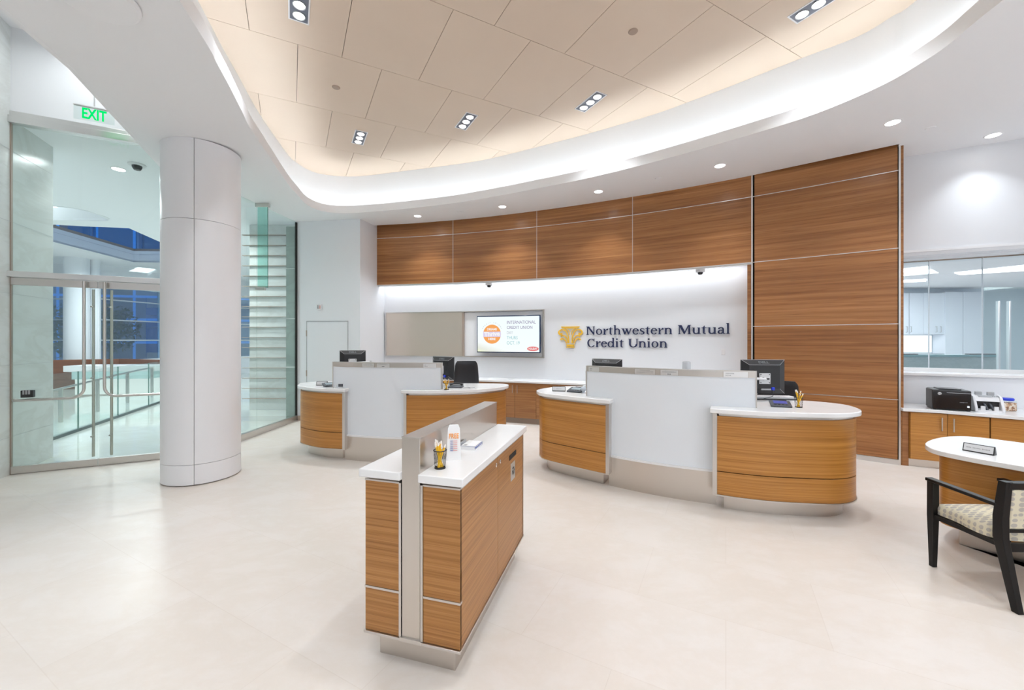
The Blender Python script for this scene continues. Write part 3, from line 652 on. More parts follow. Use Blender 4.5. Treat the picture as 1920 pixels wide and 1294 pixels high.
def desk(root, front, back, pa, pc, bulge, postL, postR, ztop=.90, plates=(), kickin=.09):
    """front: outer line of the worktop from left tip to right tip; back: from right tip to left; panel from pa to pc"""
    top = spline(front+back, 6, True)
    if area2(top) < 0: top.reverse()
    body = inset(top, .035); kick = inset(top, .035+kickin)
    ch = (Vector(pc)-Vector(pa)).normalized(); nn = Vector((ch.y, -ch.x))
    pan = bulged(pa, pc, bulge)
    cL, cR = ch.dot(Vector(postL)), ch.dot(Vector(postR))
    cfar = nn.dot(Vector(pa))
    panel_poly = lambda off, far: [p+nn*off for p in pan]+[pan[-1]+nn*far, pan[0]+nn*far]
    # worktop: two slabs meeting the glass
    for s, c in ((-1, cL), (1, cR)):
        P = clip(top, ch*s, s*c-.055); MB().prism(P, ztop-.04, ztop).build('worktop', STONE, root, bevel=.006)
        P = clip(body, ch*s, s*c+.0); Pi = inset(P, .02)
        MB().prism(Pi, ztop-.065, ztop-.04).build('worktop_reveal', STEEL, root)
        MB().prism(P, .352, ztop-.065).build('curved_wood_front', WOODD, root, bevel=.002)
        MB().prism(Pi, .344, .352).build('shadow_joint', DARK, root)
        MB().prism(P, .145, .344).build('curved_wood_front', WOODD, root, bevel=.002)
        MB().prism(inset(P, -.006), .135, .145).build('bottom_trim', STEEL, root)
        K = clip(kick, ch*s, s*c+.05); MB().prism(K, 0, .135).build('steel_plinth', STEELV, root)
        # steel post where the timber meets the glass
        q = [p for p in P if abs(ch.dot(p)-c) < .012]; q = max(q, key=lambda p: nn.dot(p)) if q else Vector(postL if s < 0 else postR)
        a = q+nn*.004
        MB().prism([a, a-ch*s*.036, a-ch*s*.036-nn*.30, a-nn*.30], .135, ztop-.042).build('steel_post', STEEL, root, bevel=.002)
    # glass modesty panel, full height in the middle and standing on the worktops at both sides
    mid = [p for p in resample(pan, 60) if cL-.002 < ch.dot(p) < cR+.002]
    MB().strip(pan, .025, .90, 1.165).build('frosted_glass_panel', FROST, root)
    MB().strip(mid, .025, .315, .90).build('frosted_glass_panel', FROST, root)
    MB().strip([p+nn*.02 for p in mid], .05, .30, .318).build('panel_edge_trim', WHITEP, root)
    MB().strip([p+nn*.006 for p in pan], .05, 1.165, 1.218).build('steel_band', STEELV, root)
    MB().strip([p+nn*.010 for p in pan], .06, 1.218, 1.226).build('band_cap', STEEL, root)
    for e, s in ((pan[0], -1), (pan[-1], 1)): MB().prism([e+nn*.006, e+nn*.006+ch*s*.010, e-nn*.04+ch*s*.010, e-nn*.04], ztop, 1.226).build('end_trim', STEEL, root)
    lowp = [p+nn*.0 for p in mid]
    MB().strip(lowp, .03, 0, .30).build('lower_steel_panel', STEELV, root)
    # text plates on the band
    def on_band(u, z): i = min(int(u*24), 23); f = u*24-i; p = pan[i]+(pan[i+1]-pan[i])*f+nn*.007; return Vector((p.x, p.y, z)), (pan[i+1]-pan[i]).normalized()
    for u, w, lines, kind in plates:
        p, t = on_band(u, 1.191); M = frame_to(p, (t.x, t.y, 0))
        b = MB(); b.box(-w/2, w/2, -.024, .024, 0, .002, M); pl = b.build('engraved_plate', ALU, root)
        for x in (-w/2, w/2): MB().box(x-.001, x+.001, -.0265, .0265, -.001, .0025, M).build('plate_groove', LEDOFF, root)
        if kind == 'name':
            for k, ln in enumerate(lines):
                if ln[0] == '-': worn_line(ln, -w/2+.018, .008-.017*k, .010, M, root, True)
                else: text_mesh(ln, .014, GREYINK, 'plate_lettering', root, M @ Matrix.Translation((-w/2+.018, .009-.018*k, .003)), .0003, align='LEFT', world=True)
        else:
            b = MB(); yy = .016
            for k in range(lines): 
                ww_ = w*(.80 if k else .5); b.box(-ww_/2, ww_/2, yy-.0012, yy, .002, .0028, M); yy -= (.008 if kind == 'text' else .006)
            b.build('plate_small_print', GREYINK, root)
            if kind == 'logo':
                b = MB(); b.box(-.025, .025, -.021, -.007, .002, .003, M); b.build('plate_badge', WHITEP, root); text_mesh('NCUA', .012, BLACKP, 'badge_lettering', root, M @ Matrix.Translation((0, -.014, .004)), .0003, .0004, world=True)
    return top, pan, ch, nn
dk2 = thing('teller_desk', 'right curved teller desk, frosted glass front between two wood ends', 'desk', (1.6, 4.1, 0))
front2 = [(.30, 4.72), (.36, 4.55), (.64, 4.29), (.93, 4.055), (1.35, 3.76), (1.80, 3.50), (2.12, 3.37), (2.42, 3.315), (2.70, 3.295), (2.93, 3.38)]
back2 = [(3.06, 3.56), (3.10, 3.78), (2.96, 3.97), (2.75, 4.05), (2.2, 4.42), (1.5, 4.88), (.98, 5.20), (.70, 5.25), (.45, 5.08), (.31, 4.88)]
T2 = desk(dk2, [Vector(p) for p in front2], [Vector(p) for p in back2], (.808, 4.33), (2.163, 3.57), .10, (.955, 4.09), (1.80, 3.53),
     plates=((.055, .135, ['-----', '----'], 'name'), (.40, .20, 4, 'text'), (.545, .16, 3, 'logo'), (.90, .20, ['STEPHANIE', 'ROTHE'], 'name')))
dk1 = thing('teller_desk', 'left curved teller desk behind the writing stand, near the white door', 'desk', (-1.5, 5.3, 0))
front1 = [(-2.92, 5.50), (-2.80, 5.28), (-2.47, 5.06), (-2.15, 4.97), (-1.6, 4.86), (-1.15, 4.80), (-.75, 4.82), (-.42, 4.92), (-.20, 5.08), (-.07, 5.28)]
back1 = [(-.05, 5.45), (-.14, 5.56), (-.45, 5.60), (-1.0, 5.62), (-1.7, 5.72), (-2.4, 5.90), (-2.72, 5.91), (-2.90, 5.78), (-2.96, 5.64)]
T1 = desk(dk1, [Vector(p) for p in front1], [Vector(p) for p in back1], (-2.28, 5.13), (-.866, 4.90), .09, (-2.10, 5.05), (-1.27, 4.86),
     plates=((.37, .17, 3, 'text'), (.51, .17, 2, 'logo'), (.91, .16, ['---', '------'], 'name')))

# ================================================================== WRITING STAND (foreground island)
iD = Vector((.2790, .9603)); iN = Vector((.9603, -.2790))      # along its length, across to the right
iO = Vector((-.4590, 1.8275))                                     # front middle of the body
def I(u, w): return iO+iD*u+iN*w                                  # u along, w across
ist = thing('writing_stand', 'freestanding wood writing stand with steel divider and white tops in the foreground', 'stand', (*I(.55, 0), 0), math.atan2(iN.y, iN.x))
# everything of the stand is built in its own frame: x across, y along from the middle of the body
L2, W2 = 1.095, .2405
def ibox(name, mat, x0, x1, y0, y1, z0, z1, bevel=0., par=ist): return MB().box(x0, x1, y0-.55, y1-.55, z0, z1).build(name, mat, par, world=False, bevel=bevel)
ibox('steel_plinth', STEELV, -W2+.043, W2-.045, .052, L2-.05, 0, .13, .002)
ibox('bottom_trim', STEEL, -W2-.006, W2+.006, -.008, L2+.008, .128, .140, .001)
for s in (-1, 1):
    a, c = (-W2, -.062) if s < 0 else (.062, W2)
    ibox('wood_end_panel', WOODI, a, c, 0, .02, .142, .338); ibox('wood_end_panel', WOODI, a, c, 0, .02, .350, .842)
    ibox('joint_trim', STEEL, a-(.003 if s < 0 else 0), c+(.003 if s > 0 else 0), -.003, .02, .339, .349)
    ibox('corner_trim', STEEL, *((-.061, -.049) if s < 0 else (.049, .061)), -.004, .02, .142, .846)
    ibox('carcass', WOODI, a if s < 0 else c-.022, a+.022 if s < 0 else c-.0205, .02, L2-.02, .142, .842)
    ibox('carcass_core', DARK, a+.005, c-.021, .02, L2-.02, .142, .842)
    ibox('top_trim', STEEL, a-.002, c+.002, -.003, L2+.003, .842, .850, .001)
    ibox('worktop_reveal', LEDOFF, a+.012 if s < 0 else a, c if s < 0 else c-.012, .012, L2-.01, .850, .862)
    ibox('worktop', STONE, (-W2-.022) if s < 0 else .046, -.046 if s < 0 else W2+.022, -.022, L2+.02, .862, .900, .004)
    ibox('wood_end_panel', WOODI, a, c, L2-.02, L2, .142, .842)
# doors of the right side
gp = .0018
for k, (y0, y1) in enumerate(((.003, .531-gp), (.531+gp, L2-.012))):
    dr = ibox('door', WOODI, W2-.020, W2, y0, y1, .142, .840)
    yk = .531-.035 if k == 0 else .531+.035
    MB().lathe([(0, 0), (.012, 0), (.012, .004), (.007, .006), (0, .006)], (0, 0, 0), 20, Matrix.Translation((W2, yk-.55, .805)) @ Matrix.Rotation(PI/2, 4, 'Y')).build('lock', CHROME, dr, world=False)
ibox('edge_trim', STEEL, W2-.004, W2+.003, L2-.010, L2-.004, .142, .846)
rd = ist
ys = .531+.30
MB().box(W2-.0005, W2+.003, ys-.075-.55, ys+.075-.55, .755, .785).build('paper_slot', DARK, rd, world=False)
MB().box(W2, W2+.004, ys-.045-.55, ys+.045-.55, .615, .725).build('recycling_plate', ALU, rd, world=False, bevel=.001)
b = MB()                                          # recycling arrows
for k in range(3):
    a = math.radians(90+120*k); Mr = Matrix.Translation((W2+.0045, ys-.55, .672)) @ Matrix.Rotation(PI/2, 4, 'Z') @ Matrix.Rotation(PI/2, 4, 'X') @ Matrix.Rotation(a, 4, 'Z')
    b.box(.012, .022, -.016, .010, 0, .001, Mr)
    vs = b.verts([Mr @ Vector(p) for p in ((.008, .010, .001), (.026, .010, .001), (.017, .022, .001))]); b.bm.faces.new(vs)
b.build('recycling_symbol', BLACKP, rd, world=False)
ibox('steel_divider', STEELV, -.046, .046, -.002, L2+.002, .142, 1.055, .002)
ibox('divider_cap', STEEL, -.048, .048, -.004, L2+.004, 1.055, 1.060, .001)
ibox('base_notch', STEEL, -.054, .054, -.010, .01, .128, .146)

# ================================================================== items standing about
def pencil_cup(name_label, loc, r, h, n, seed, hp=.19, mesh_mat=None):
    rnd = random.Random(seed); short = name_label.split('|')[0]; name_label = name_label.replace('|', ''); t = thing('pencil_cup', name_label, 'pen cup', loc)
    prof = [(r*.78, 0), (r*.78, .002), (r, h), (r*1.03, h), (r*1.03, h-.004), (r*.99, h-.004), (r*.76, .004), (0, .004)]
    MB().lathe([(0, 0)]+prof[:1]+[(r*.78, .003), (0, .003)], (0, 0, 0), 24).build('cup_floor', BLACKP, t, world=False)
    b = MB(); K = 16                              # woven wire wall
    for k in range(K):
        a = 2*PI*k/K
        for s in (-1, 1):
            pts = [(lambda q, rr: (rr*math.cos(q), rr*math.sin(q), h*f))(a+s*f*.9, r*.78+(r*.22)*f) for f in (0, .25, .5, .75, 1)]; b.tube(pts, .00055, 3, False)
    b.build('wire_mesh', mesh_mat or BLACKP, t, world=False)
    b = MB(); b.tube([(r*1.01*math.cos(2*PI*k/28), r*1.01*math.sin(2*PI*k/28), h) for k in range(29)], .0022, 6, False); b.tube([(r*.79*math.cos(2*PI*k/28), r*.79*math.sin(2*PI*k/28), .003) for k in range(29)], .003, 6, False); b.build('cup_rim', BLACKP, t, world=False)
    objs = []
    for k in range(n):
        a = rnd.uniform(0, 2*PI); a2 = a+PI+rnd.uniform(-.8, .8); f = rnd.uniform(.3, .95)
        p0 = Vector((r*.55*math.cos(a2)*f, r*.55*math.sin(a2)*f, .006)); p1 = Vector((r*.82*math.cos(a)*f, r*.82*math.sin(a)*f, h)); d = (p1-p0).normalized(); Lp = hp*rnd.uniform(.84, 1.06)
        base = Vector(loc)+p0
        po = thing('pencil', 'yellow and white pen standing in '+short, 'pen', base, 0, 'pens in '+short)
        MB().tube([(0, 0, 0), d*Lp*.88], .0040, 6).build('pen_barrel', YELLOW, po, world=False)
        MB().tube([d*Lp*.88, d*Lp*.95, d*Lp], [.0042, .0042, .0026], 8).build('pen_cap', PINK, po, world=False)
    return t
def Iw(u, w, z): p = I(u, w); return Vector((p.x, p.y, z))
c = on_z(825, 878, .9); pencil_cup('black wire cup on the writing stand|, full of yellow pens', c, .030, .085, 12, 3, .125)
# FREE leaflet holder
hp_ = on_z(851, 862, .90); hd = thing('leaflet_holder', 'tall white leaflet holder printed FREE in orange on the writing stand', 'brochure holder', hp_, math.atan2(iN.y, iN.x)+.42)
b = MB(); b.prism([(-.022, -.0), (.022, 0), (.022, .045), (-.022, .045)], 0, .001)
vs = [(-.036, -.012, 0), (.036, -.012, 0), (.036, .046, 0), (-.036, .046, 0), (-.030, .008, .155), (.030, .008, .155), (.030, .036, .150), (-.030, .036, .150), (-.022, .012, .172), (.022, .012, .172), (.022, .032, .170), (-.022, .032, .170)]
V = b.verts(vs)
for q in ((0, 1, 5, 4), (1, 2, 6, 5), (2, 3, 7, 6), (3, 0, 4, 7), (4, 5, 9, 8), (5, 6, 10, 9), (6, 7, 11, 10), (7, 4, 8, 11), (8, 9, 10, 11)): b.bm.faces.new([V[i] for i in q])
b.build('holder_body', PAPER, hd, world=False, bevel=.002)
sl = Vector((0, .020, .155)).normalized(); MF = frame_to((0, -.0135, 0), (1, 0, 0), (0, sl.y, sl.z))
text_mesh('FREE', .034, ORANGE, 'free_lettering', hd, MF @ Matrix.Translation((0, .118, .001)), .0006, .0004, fit=.048)
b = MB(); b2 = MB()
for k in range(6): y = .095-.0095*k; b.box(-.018, -.004, y-.0012, y+.0012, .0005, .0015, MF); b2.box(-.003, .017, y-.0009, y+.0009, .0005, .0015, MF)
b.build('blue_print_lines', BLUEINK, hd, world=False); b2.build('red_print_lines', REDINK, hd, world=False)
# leaflet tray
tp = on_z(884, 838, .90); tr_ = thing('leaflet_tray', 'low clear tray holding a stack of small white leaflets on the writing stand', 'tray', tp, math.atan2(iN.y, iN.x))
b = MB(); b.box(-.045, .045, -.065, .065, 0, .003); b.box(-.045, .045, -.067, -.064, 0, .018); b.box(-.045, .045, .064, .067, 0, .018); b.build('tray', WHITEP, tr_, world=False)
b = MB(); b.box(-.047, -.044, -.05, .03, 0, .034); b.build('back_plate', GREYP, tr_, world=False)
for k in range(5):
    o = thing('leaflet', 'printed leaflet lying in the low tray on the writing stand', 'leaflet', tp+Vector((.002*math.sin(k*2.1), .003*math.cos(k*1.7), .003+.0035*k)), math.atan2(iN.y, iN.x)+.03*math.sin(k*1.9), 'leaflets in the low tray')
    MB().box(-.040, .040, -.060, .060, 0, .0032).build('paper', BLUEINK if k % 2 else PAPER, o, world=False)
    if k == 4:
        MB().box(-.03, -.012, -.055, -.030, .0032, .0036).build('printed_block', GREYP, o, world=False); MB().box(-.008, .03, -.055, .05, .0032, .0035).build('printed_block', SOFW, o, world=False)

def name_stand(label, loc, rz, txt, w=.19, dark_face=False, k=1.):
    t = thing('name_stand', label, 'desk sign', loc, rz)
    b = MB(); h, d = .055*k, .045*k
    a = b.verts([(-w/2, -d/2, 0), (-w/2, d/2, 0), (-w/2, .004, h), (-w/2, -.004, h)]); c = b.verts([(w/2, -d/2, 0), (w/2, d/2, 0), (w/2, .004, h), (w/2, -.004, h)])
    b.bm.faces.new(a); b.bm.faces.new(list(reversed(c)))
    for i in range(4): b.bm.faces.new((a[i], c[i], c[(i+1) % 4], a[(i+1) % 4]))
    b.build('wedge_base', BLACKP, t, world=False, bevel=.002)
    up = Vector((0, d/2-.004, h)).normalized(); M = frame_to((0, -d/2-.0005, 0), (1, 0, 0), (0, up.y, up.z)); hh = math.hypot(h, d/2)
    b = MB(); b.box(-w/2+.006, w/2-.006, .009, hh-.006, 0, .0015, M); b.build('face_plate', SILV, t, world=False)
    worn_line(txt, -len(txt)*.0031*k, hh*.52, .010*k, M, t, False)
    return t
SILV = plain('silver_plate', (.70, .71, .73), .35)
name_stand('black and silver name stand on the left end of the left teller desk', on_z(604, 722.5, .90), .08, '---- -----', .14)
name_stand('silver name stand on the left end of the right teller desk', on_z(1048, 733.5, .90), -.15, '----- ----', .155)
def pin_pad(label, loc, rz, screen, tilt=.20, k=1.):
    t = thing('signature_pad', label, 'signature pad', loc, rz); M = Matrix.Translation((0, 0, .016*k)) @ Matrix.Rotation(tilt, 4, 'X')
    MB().box(-.085*k, .085*k, -.075*k, .075*k, 0, .018*k, M).build('pad_body', GREYD, t, world=False, bevel=.004)
    MB().box(-.055*k, .055*k, -.02*k, .055*k, .018*k, .0195*k, M).build('pad_screen', screen, t, world=False)
    MB().box(-.07*k, .07*k, .02*k, .07*k, .001, .022*k).build('pad_stand', BLACKP, t, world=False)
    MB().tube([Vector((-.04, .088*k, .045*k)), Vector((.06, .088*k, .045*k))], .004, 8).build('stylus', BLACKG, t, world=False)
    b = MB()
    for i in range(4): b.cbox((-.045*k+.03*k*i, -.045*k, .019*k), (.018*k, .012*k, .003), M)
    b.build('pad_buttons', BLACKP, t, world=False)
    return t
GREYD = plain('dark_grey_plastic', (.07, .075, .09), .4)
LCD = plain('pale_lcd', (.30, .38, .42), .3); LCDB = plain('blue_lcd', (.07, .08, .28), .25, emit=(.10, .11, .5), es=.25)
pin_pad('dark signature pad with pale screen on the left end of the right teller desk', on_z(1080, 735, .90), -.55, LCD)
pin_pad('dark signature pad with blue screen beside the pens, right teller desk', on_z(1463, 762, .90), -.45, LCDB, k=.95)
pin_pad('dark signature pad on the left end of the left teller desk', on_z(618, 724.5, .90), .75, LCD, k=.9)
cl = on_z(635, 728, .90); t = thing('tape_stand', 'small white bent card stand beside the left desk panel', 'card stand', cl, .2)
b = MB(); b.tube([(-.05, 0, 0.002), (-.03, 0, .045), (0, 0, .06), (.02, 0, .005), (.05, 0, .004), (.06, 0, .05)], .005, 6); b.build('bent_arm', WHITEP, t, world=False)
MB().box(.0, .055, -.02, -.015, .02, .055).build('card', GREYD, t, world=False)
# cups of pens on the desks
pencil_cup('wire cup on the right teller desk|, beside the blue screen pad', on_z(1497.5, 764, .90), .034, .088, 7, 9, .15)
pencil_cup('small cup on the left teller desk|, just right of its panel', on_z(837, 731, .90), .036, .080, 7, 5, .13)
# calculator and flat pad right of the left panel
ph = on_z(856, 727, .90); t = thing('phone_headset', 'dark grey desk telephone lying right of the pens, left teller desk', 'telephone', ph, -.2)
MB().box(-.10, .08, -.05, .06, 0, .022, Matrix.Rotation(.12, 4, 'X')).build('base', GREYD, t, world=False, bevel=.008)
MB().tube([(-.09, .0, .04), (-.05, .03, .048), (.03, .04, .048), (.07, .03, .035)], [.016, .011, .011, .016], 10).build('handset', BLACKP, t, world=False)
MB().tube([(.08, 0, .008), (.13, .03, .005), (.18, .01, .004), (.22, .06, .004)], .003, 6).build('cord', GREYP, t, world=False)
g = thing('glass_award', 'small clear ball ornament beside the left end of the right desk panel', 'ornament', on_z(1094, 737, .90))
MB().lathe([(0, 0), (.022, 0), (.022, .006), (.010, .010), (.016, .018), (.030, .035), (.032, .05), (.026, .066), (.012, .076), (0, .078)], (0, 0, 0), 20).build('ball', plain('pale_clear', (.62, .68, .76), .08, spec=.8), g, world=False)
MB().tube([(.01, 0, .004), (.03, -.02, .003), (.045, -.05, .003), (.03, -.08, .003)], .0018, 6).build('cord', WHITEP, g, world=False)
g = thing('paper_cup_dispenser', 'small clear cylinder standing behind the middle of the right desk panel', 'dispenser', (1.84, 4.24, .90))
MB().lathe([(0, 0), (.04, 0), (.04, .365), (.034, .375), (0, .375)], (0, 0, 0), 24).build('clear_tube', plain('translucent_grey', (.55, .58, .62), .2), g, world=False)

# ---- monitors seen from behind
def monitor(label, px, D, ztop, rz, w=.41, h=.335, side=-1):
    c = at(px, 638, D); zb = .90; t = thing('monitor', label, 'monitor', (c.x, c.y, zb), rz); z1 = ztop-zb; z0 = z1-h
    # local: back faces -y (to the customers)
    b = MB(); b.box(-w/2, w/2, 0, .018, z0, z1); b.build('screen_frame', BLACKP, t, world=False, bevel=.003)
    b = MB(); a = b.verts([(-w/2, 0, z0), (w/2, 0, z0), (w/2, 0, z1), (-w/2, 0, z1)]); i = .062; e = b.verts([(-w/2+i, -.035, z0+i*.8), (w/2-i, -.035, z0+i*.8), (w/2-i, -.035, z1-i*.8), (-w/2+i, -.035, z1-i*.8)])
    for k in range(4): b.bm.faces.new((a[k], a[(k+1) % 4], e[(k+1) % 4], e[k]))
    b.bm.faces.new(e); b.bm.faces.new(list(reversed(a))); b.build('back_shell', BLACKP, t, world=False, smooth=0)
    b = MB()
    for sx, sz in ((-1, -1), (1, -1), (1, 1), (-1, 1)):
        zc_ = (z0+z1)/2; b.tube([(sx*w/2, -.001, zc_+sz*h/2), (sx*(w/2-i), -.036, zc_+sz*(h/2-i*.8))], .0016, 4)
    b.tube([(-w/2+i, -.036, z1-i*.8), (w/2-i, -.036, z1-i*.8)], .0012, 4); b.tube([(-w/2, -.001, z1), (w/2, -.001, z1)], .002, 4)
    b.build('shell_ridge', GREYP, t, world=False)
    text_mesh('DELL', .034, plain_once('logo_grey', (.16, .17, .18), .25), 'maker_lettering', t, frame_to((0, -.0185, z1-.026), (1, 0, 0), (0, .35, .5)), .0012, .0015, fit=.10)
    zc_ = (z0+z1)/2-.02
    MB().box(-.052, .052, -.046, -.034, zc_-.05, zc_+.055).build('mount_plate', SILV, t, world=False, bevel=.004)
    b = MB()
    for sx in (-.04, .04):
        for sz in (-.038, .043): b.lathe([(0, 0), (.005, 0), (.005, .004), (0, .004)], (0, 0, 0), 10, Matrix.Translation((sx, -.046, zc_+sz)) @ Matrix.Rotation(PI/2, 4, 'X'))
    b.lathe([(0, 0), (.015, 0), (.015, .004), (0, .004)], (0, 0, 0), 16, Matrix.Translation((-.018, -.046, zc_)) @ Matrix.Rotation(PI/2, 4, 'X')); b.box(.006, .040, -.049, -.046, zc_-.008, zc_+.008)
    b.build('mount_fixings', BLACKP, t, world=False)
    MB().box(-.03, .06, -.04, -.025, z0+.035, z0+.05).build('cable_sockets', GREYP, t, world=False)
    b = MB(); b.box(.062, .088, -.055, -.02, z0+.035, z0+.065); b.build('blue_plug', BLUEP, t, world=False, bevel=.003)
    b = MB(); b.tube([(.075, -.05, z0+.035), (.06, -.07, z0-.02), (-.02, -.05, max(z0-.05, .01)), (-.05, -.02, .006)], .003, 6); b.build('cable', BLACKP, t, world=False)
    MB().tube([(0, -.046, zc_), (side*.01, -.075, zc_), (side*.05, -.085, zc_+.003), (side*.24, -.075, zc_+.012)], .012, 12).build('swing_arm', WHITEP, t, world=False)
    MB().tube([(side*.24, -.075, 0), (side*.24, -.075, zc_+.03)], .017, 14).build('arm_post', SILV, t, world=False)
    MB().lathe([(0, 0), (.05, 0), (.05, .010), (0, .012)], (side*.24, -.075, 0), 24).build('arm_foot', SILV, t, world=False)
    return t
_once = {}
def plain_once(n, *a, **k):
    if n not in _once: _once[n] = plain(n, *a, **k)
    return _once[n]
monitor('monitor at the right end of the right desk, fully visible beyond its panel', 1430, 4.02, 1.305, -.10)
monitor('monitor behind the left end of the right desk panel, only its top showing', 1137.5, 5.12, 1.262, -.62, w=.40)
monitor('monitor right of the left desk panel, beside the black office chair', 830.5, 5.32, 1.281, -.62, w=.385, h=.30)
monitor('leftmost monitor, behind the left end of the left desk panel', 661.5, 5.55, 1.360, .30, w=.335, h=.30, side=1)
# small label holder top behind the right desk panel, keyboards
kb = on_z(1447, 748.5, .90); t = thing('keyboard', 'white and grey keyboard on a black tray beneath the right monitor', 'keyboard', kb, -.12)
MB().box(-.20, .20, -.07, .07, 0, .012).build('tray', BLACKP, t, world=False, bevel=.003); MB().box(-.20, .20, -.065, .065, .012, .026).build('key_bed', GREYP, t, world=False, bevel=.003)
b = MB()
for r_i in range(5):
    for c_i in range(18): b.cbox((-.185+c_i*.0218, -.05+r_i*.0245, .029), (.017, .019, .007))
b.build('keys', WHITEP, t, world=False)

# ---- office chairs
def office_chair(label, px, D, ztop, w, hgt, rz, seat_px=None):
    c = at(px, 638, D); t = thing('office_chair', label, 'chair', (c.x, c.y, 0), rz)
    n = 12; b = MB()                                # curved tapering padded back
    F_, B_ = [], []
    H0, H1 = ztop-hgt, ztop
    rows = 14
    for r in range(rows+1):
        f = r/rows; z = H0+(H1-H0)*f; ww_ = w/2*(1.0-.16*f**1.5); 
        if f > .86: ww_ *= math.sqrt(max(1-((f-.86)/.14)**2*.30, .02))
        if f < .06: ww_ *= .94
        R1, R2 = [], []
        for k in range(n+1):
            u = 2*k/n-1; x = ww_*u; y = -.05*u*u+.03*math.sin(PI*f); th = .028*math.sqrt(max(1-u**4, .0))*(1 if .03 < f < .97 else .45)
            R1.append(b.bm.verts.new((x, y-th-.012, z))); R2.append(b.bm.verts.new((x, y+th+.012, z)))
        F_.append(R1); B_.append(R2)
    for r in range(rows):
        for k in range(n):
            b.bm.faces.new((F_[r][k], F_[r][k+1], F_[r+1][k+1], F_[r+1][k])); b.bm.faces.new((B_[r][k+1], B_[r][k], B_[r+1][k], B_[r+1][k+1]))
        b.bm.faces.new((F_[r][0], F_[r+1][0], B_[r+1][0], B_[r][0])); b.bm.faces.new((F_[r+1][n], F_[r][n], B_[r][n], B_[r+1][n]))
    for k in range(n): b.bm.faces.new((F_[rows][k], F_[rows][k+1], B_[rows][k+1], B_[rows][k])); b.bm.faces.new((F_[0][k+1], F_[0][k], B_[0][k], B_[0][k+1]))
    b.build('backrest', LEATH, t, world=False, smooth=60)
    MB().prism(spline([(-.24, -.44), (.24, -.44), (.25, -.05), (.2, .02), (-.2, .02), (-.25, -.05)], 5, True), .50, .58).build('seat', LEATH, t, world=False, bevel=.015)
    MB().tube([(0, -.2, .5), (0, -.2, .1)], .028, 14).build('gas_lift', STEEL, t, world=False)
    MB().bar((0, .04, H0+.05), (0, -.1, .49), .06, .015).build('back_bracket', BLACKP, t, world=False)
    for s in (-1, 1):
        MB().tube([(s*.25, -.1, .5), (s*.29, -.1, .52), (s*.29, -.12, .70)], .013, 8).build('arm_support', BLACKP, t, world=False)
        MB().box(s*.29-.035, s*.29+.035, -.30, 0, .70, .725).build('arm_pad', BLACKP, t, world=False, bevel=.01)
    for k in range(5):
        a = 2*PI*k/5+.3; MB().bar((0, -.2, .10), (.29*math.cos(a), -.2+.29*math.sin(a), .07), .045, .025).build('base_spoke', BLACKP, t, world=False)
        MB().lathe([(0, -.015), (.028, -.015), (.028, .015), (0, .015)], (0, 0, 0), 16, Matrix.Translation((.29*math.cos(a), -.2+.29*math.sin(a), .030)) @ Matrix.Rotation(PI/2, 4, 'Y')).build('castor', BLACKP, t, world=False)
office_chair('black leather office chair behind the left teller desk', 874.5, 6.25, 1.178, .40, .48, .12)
office_chair('black leather office chair behind the right monitor, by the timber wall', 1457, 4.75, 1.022, .46, .44, -.28)

# ================================================================== CREDENZA under the lettering wall
RC = AR-.13
b = MB(); b.prism(arcpts(arc_th(762, RC-.02), arc_th(1402, RC-.02), RC-.02, 30)+list(reversed(arcpts(arc_th(766, RB)-.0, arc_th(1400, RB), RB-.005, 30))), .735, .768)
tag(b.build('back_counter', STONE, bevel=.003), 'long curved white counter top against the lettering wall', 'counter')
spx = [766, 805, 845, 885, 925, 965, 1005, 1048, 1090, 1135, 1182, 1232, 1285, 1340, 1398]
def arc_solid(pa, pb, z0, z1, R0, R1, mat, name, parent, g=0., n=5, bevel=0):
    ta, tb = arc_th(pa, R0)-g/R0, arc_th(pb, R0)+g/R0
    return MB().prism(arcpts(ta, tb, R0, n)+list(reversed(arcpts(ta, tb, R1, n))), z0, z1).build(name, mat, parent, bevel=bevel)
cd = {3: 'leftmost low cabinet', 4: 'low cabinet'}
where = {1: 'hidden low cabinet at the left end of the back counter', 3: 'low cabinet just right of the left office chair under the back counter', 5: 'pair of cabinet doors with steel handles under the back counter', 7: 'low cabinet right of the handled pair, behind the left end of the right desk', 9: 'low cabinet behind the right desk panel under the back counter', 11: 'low cabinet behind the middle of the right desk under the back counter', 13: 'last low cabinet beside the tall timber wall'}
pairs = [(0, 1, 2), (2, 3, 4), (4, 5, 6), (6, 7, 8), (8, 9, 10), (10, 11, 12), (12, 13, 14)]
wl = ['low wood cabinet at the far left under the back counter', 'low wood cabinet behind the left office chair under the back counter', 'low wood cabinet with two steel handles right of the office chair', 'low wood cabinet beyond the left tip of the right desk', 'low wood cabinet behind the left half of the right desk panel', 'low wood cabinet behind the right half of the right desk panel', 'low wood cabinet at the right end, beside the tall timber wall']
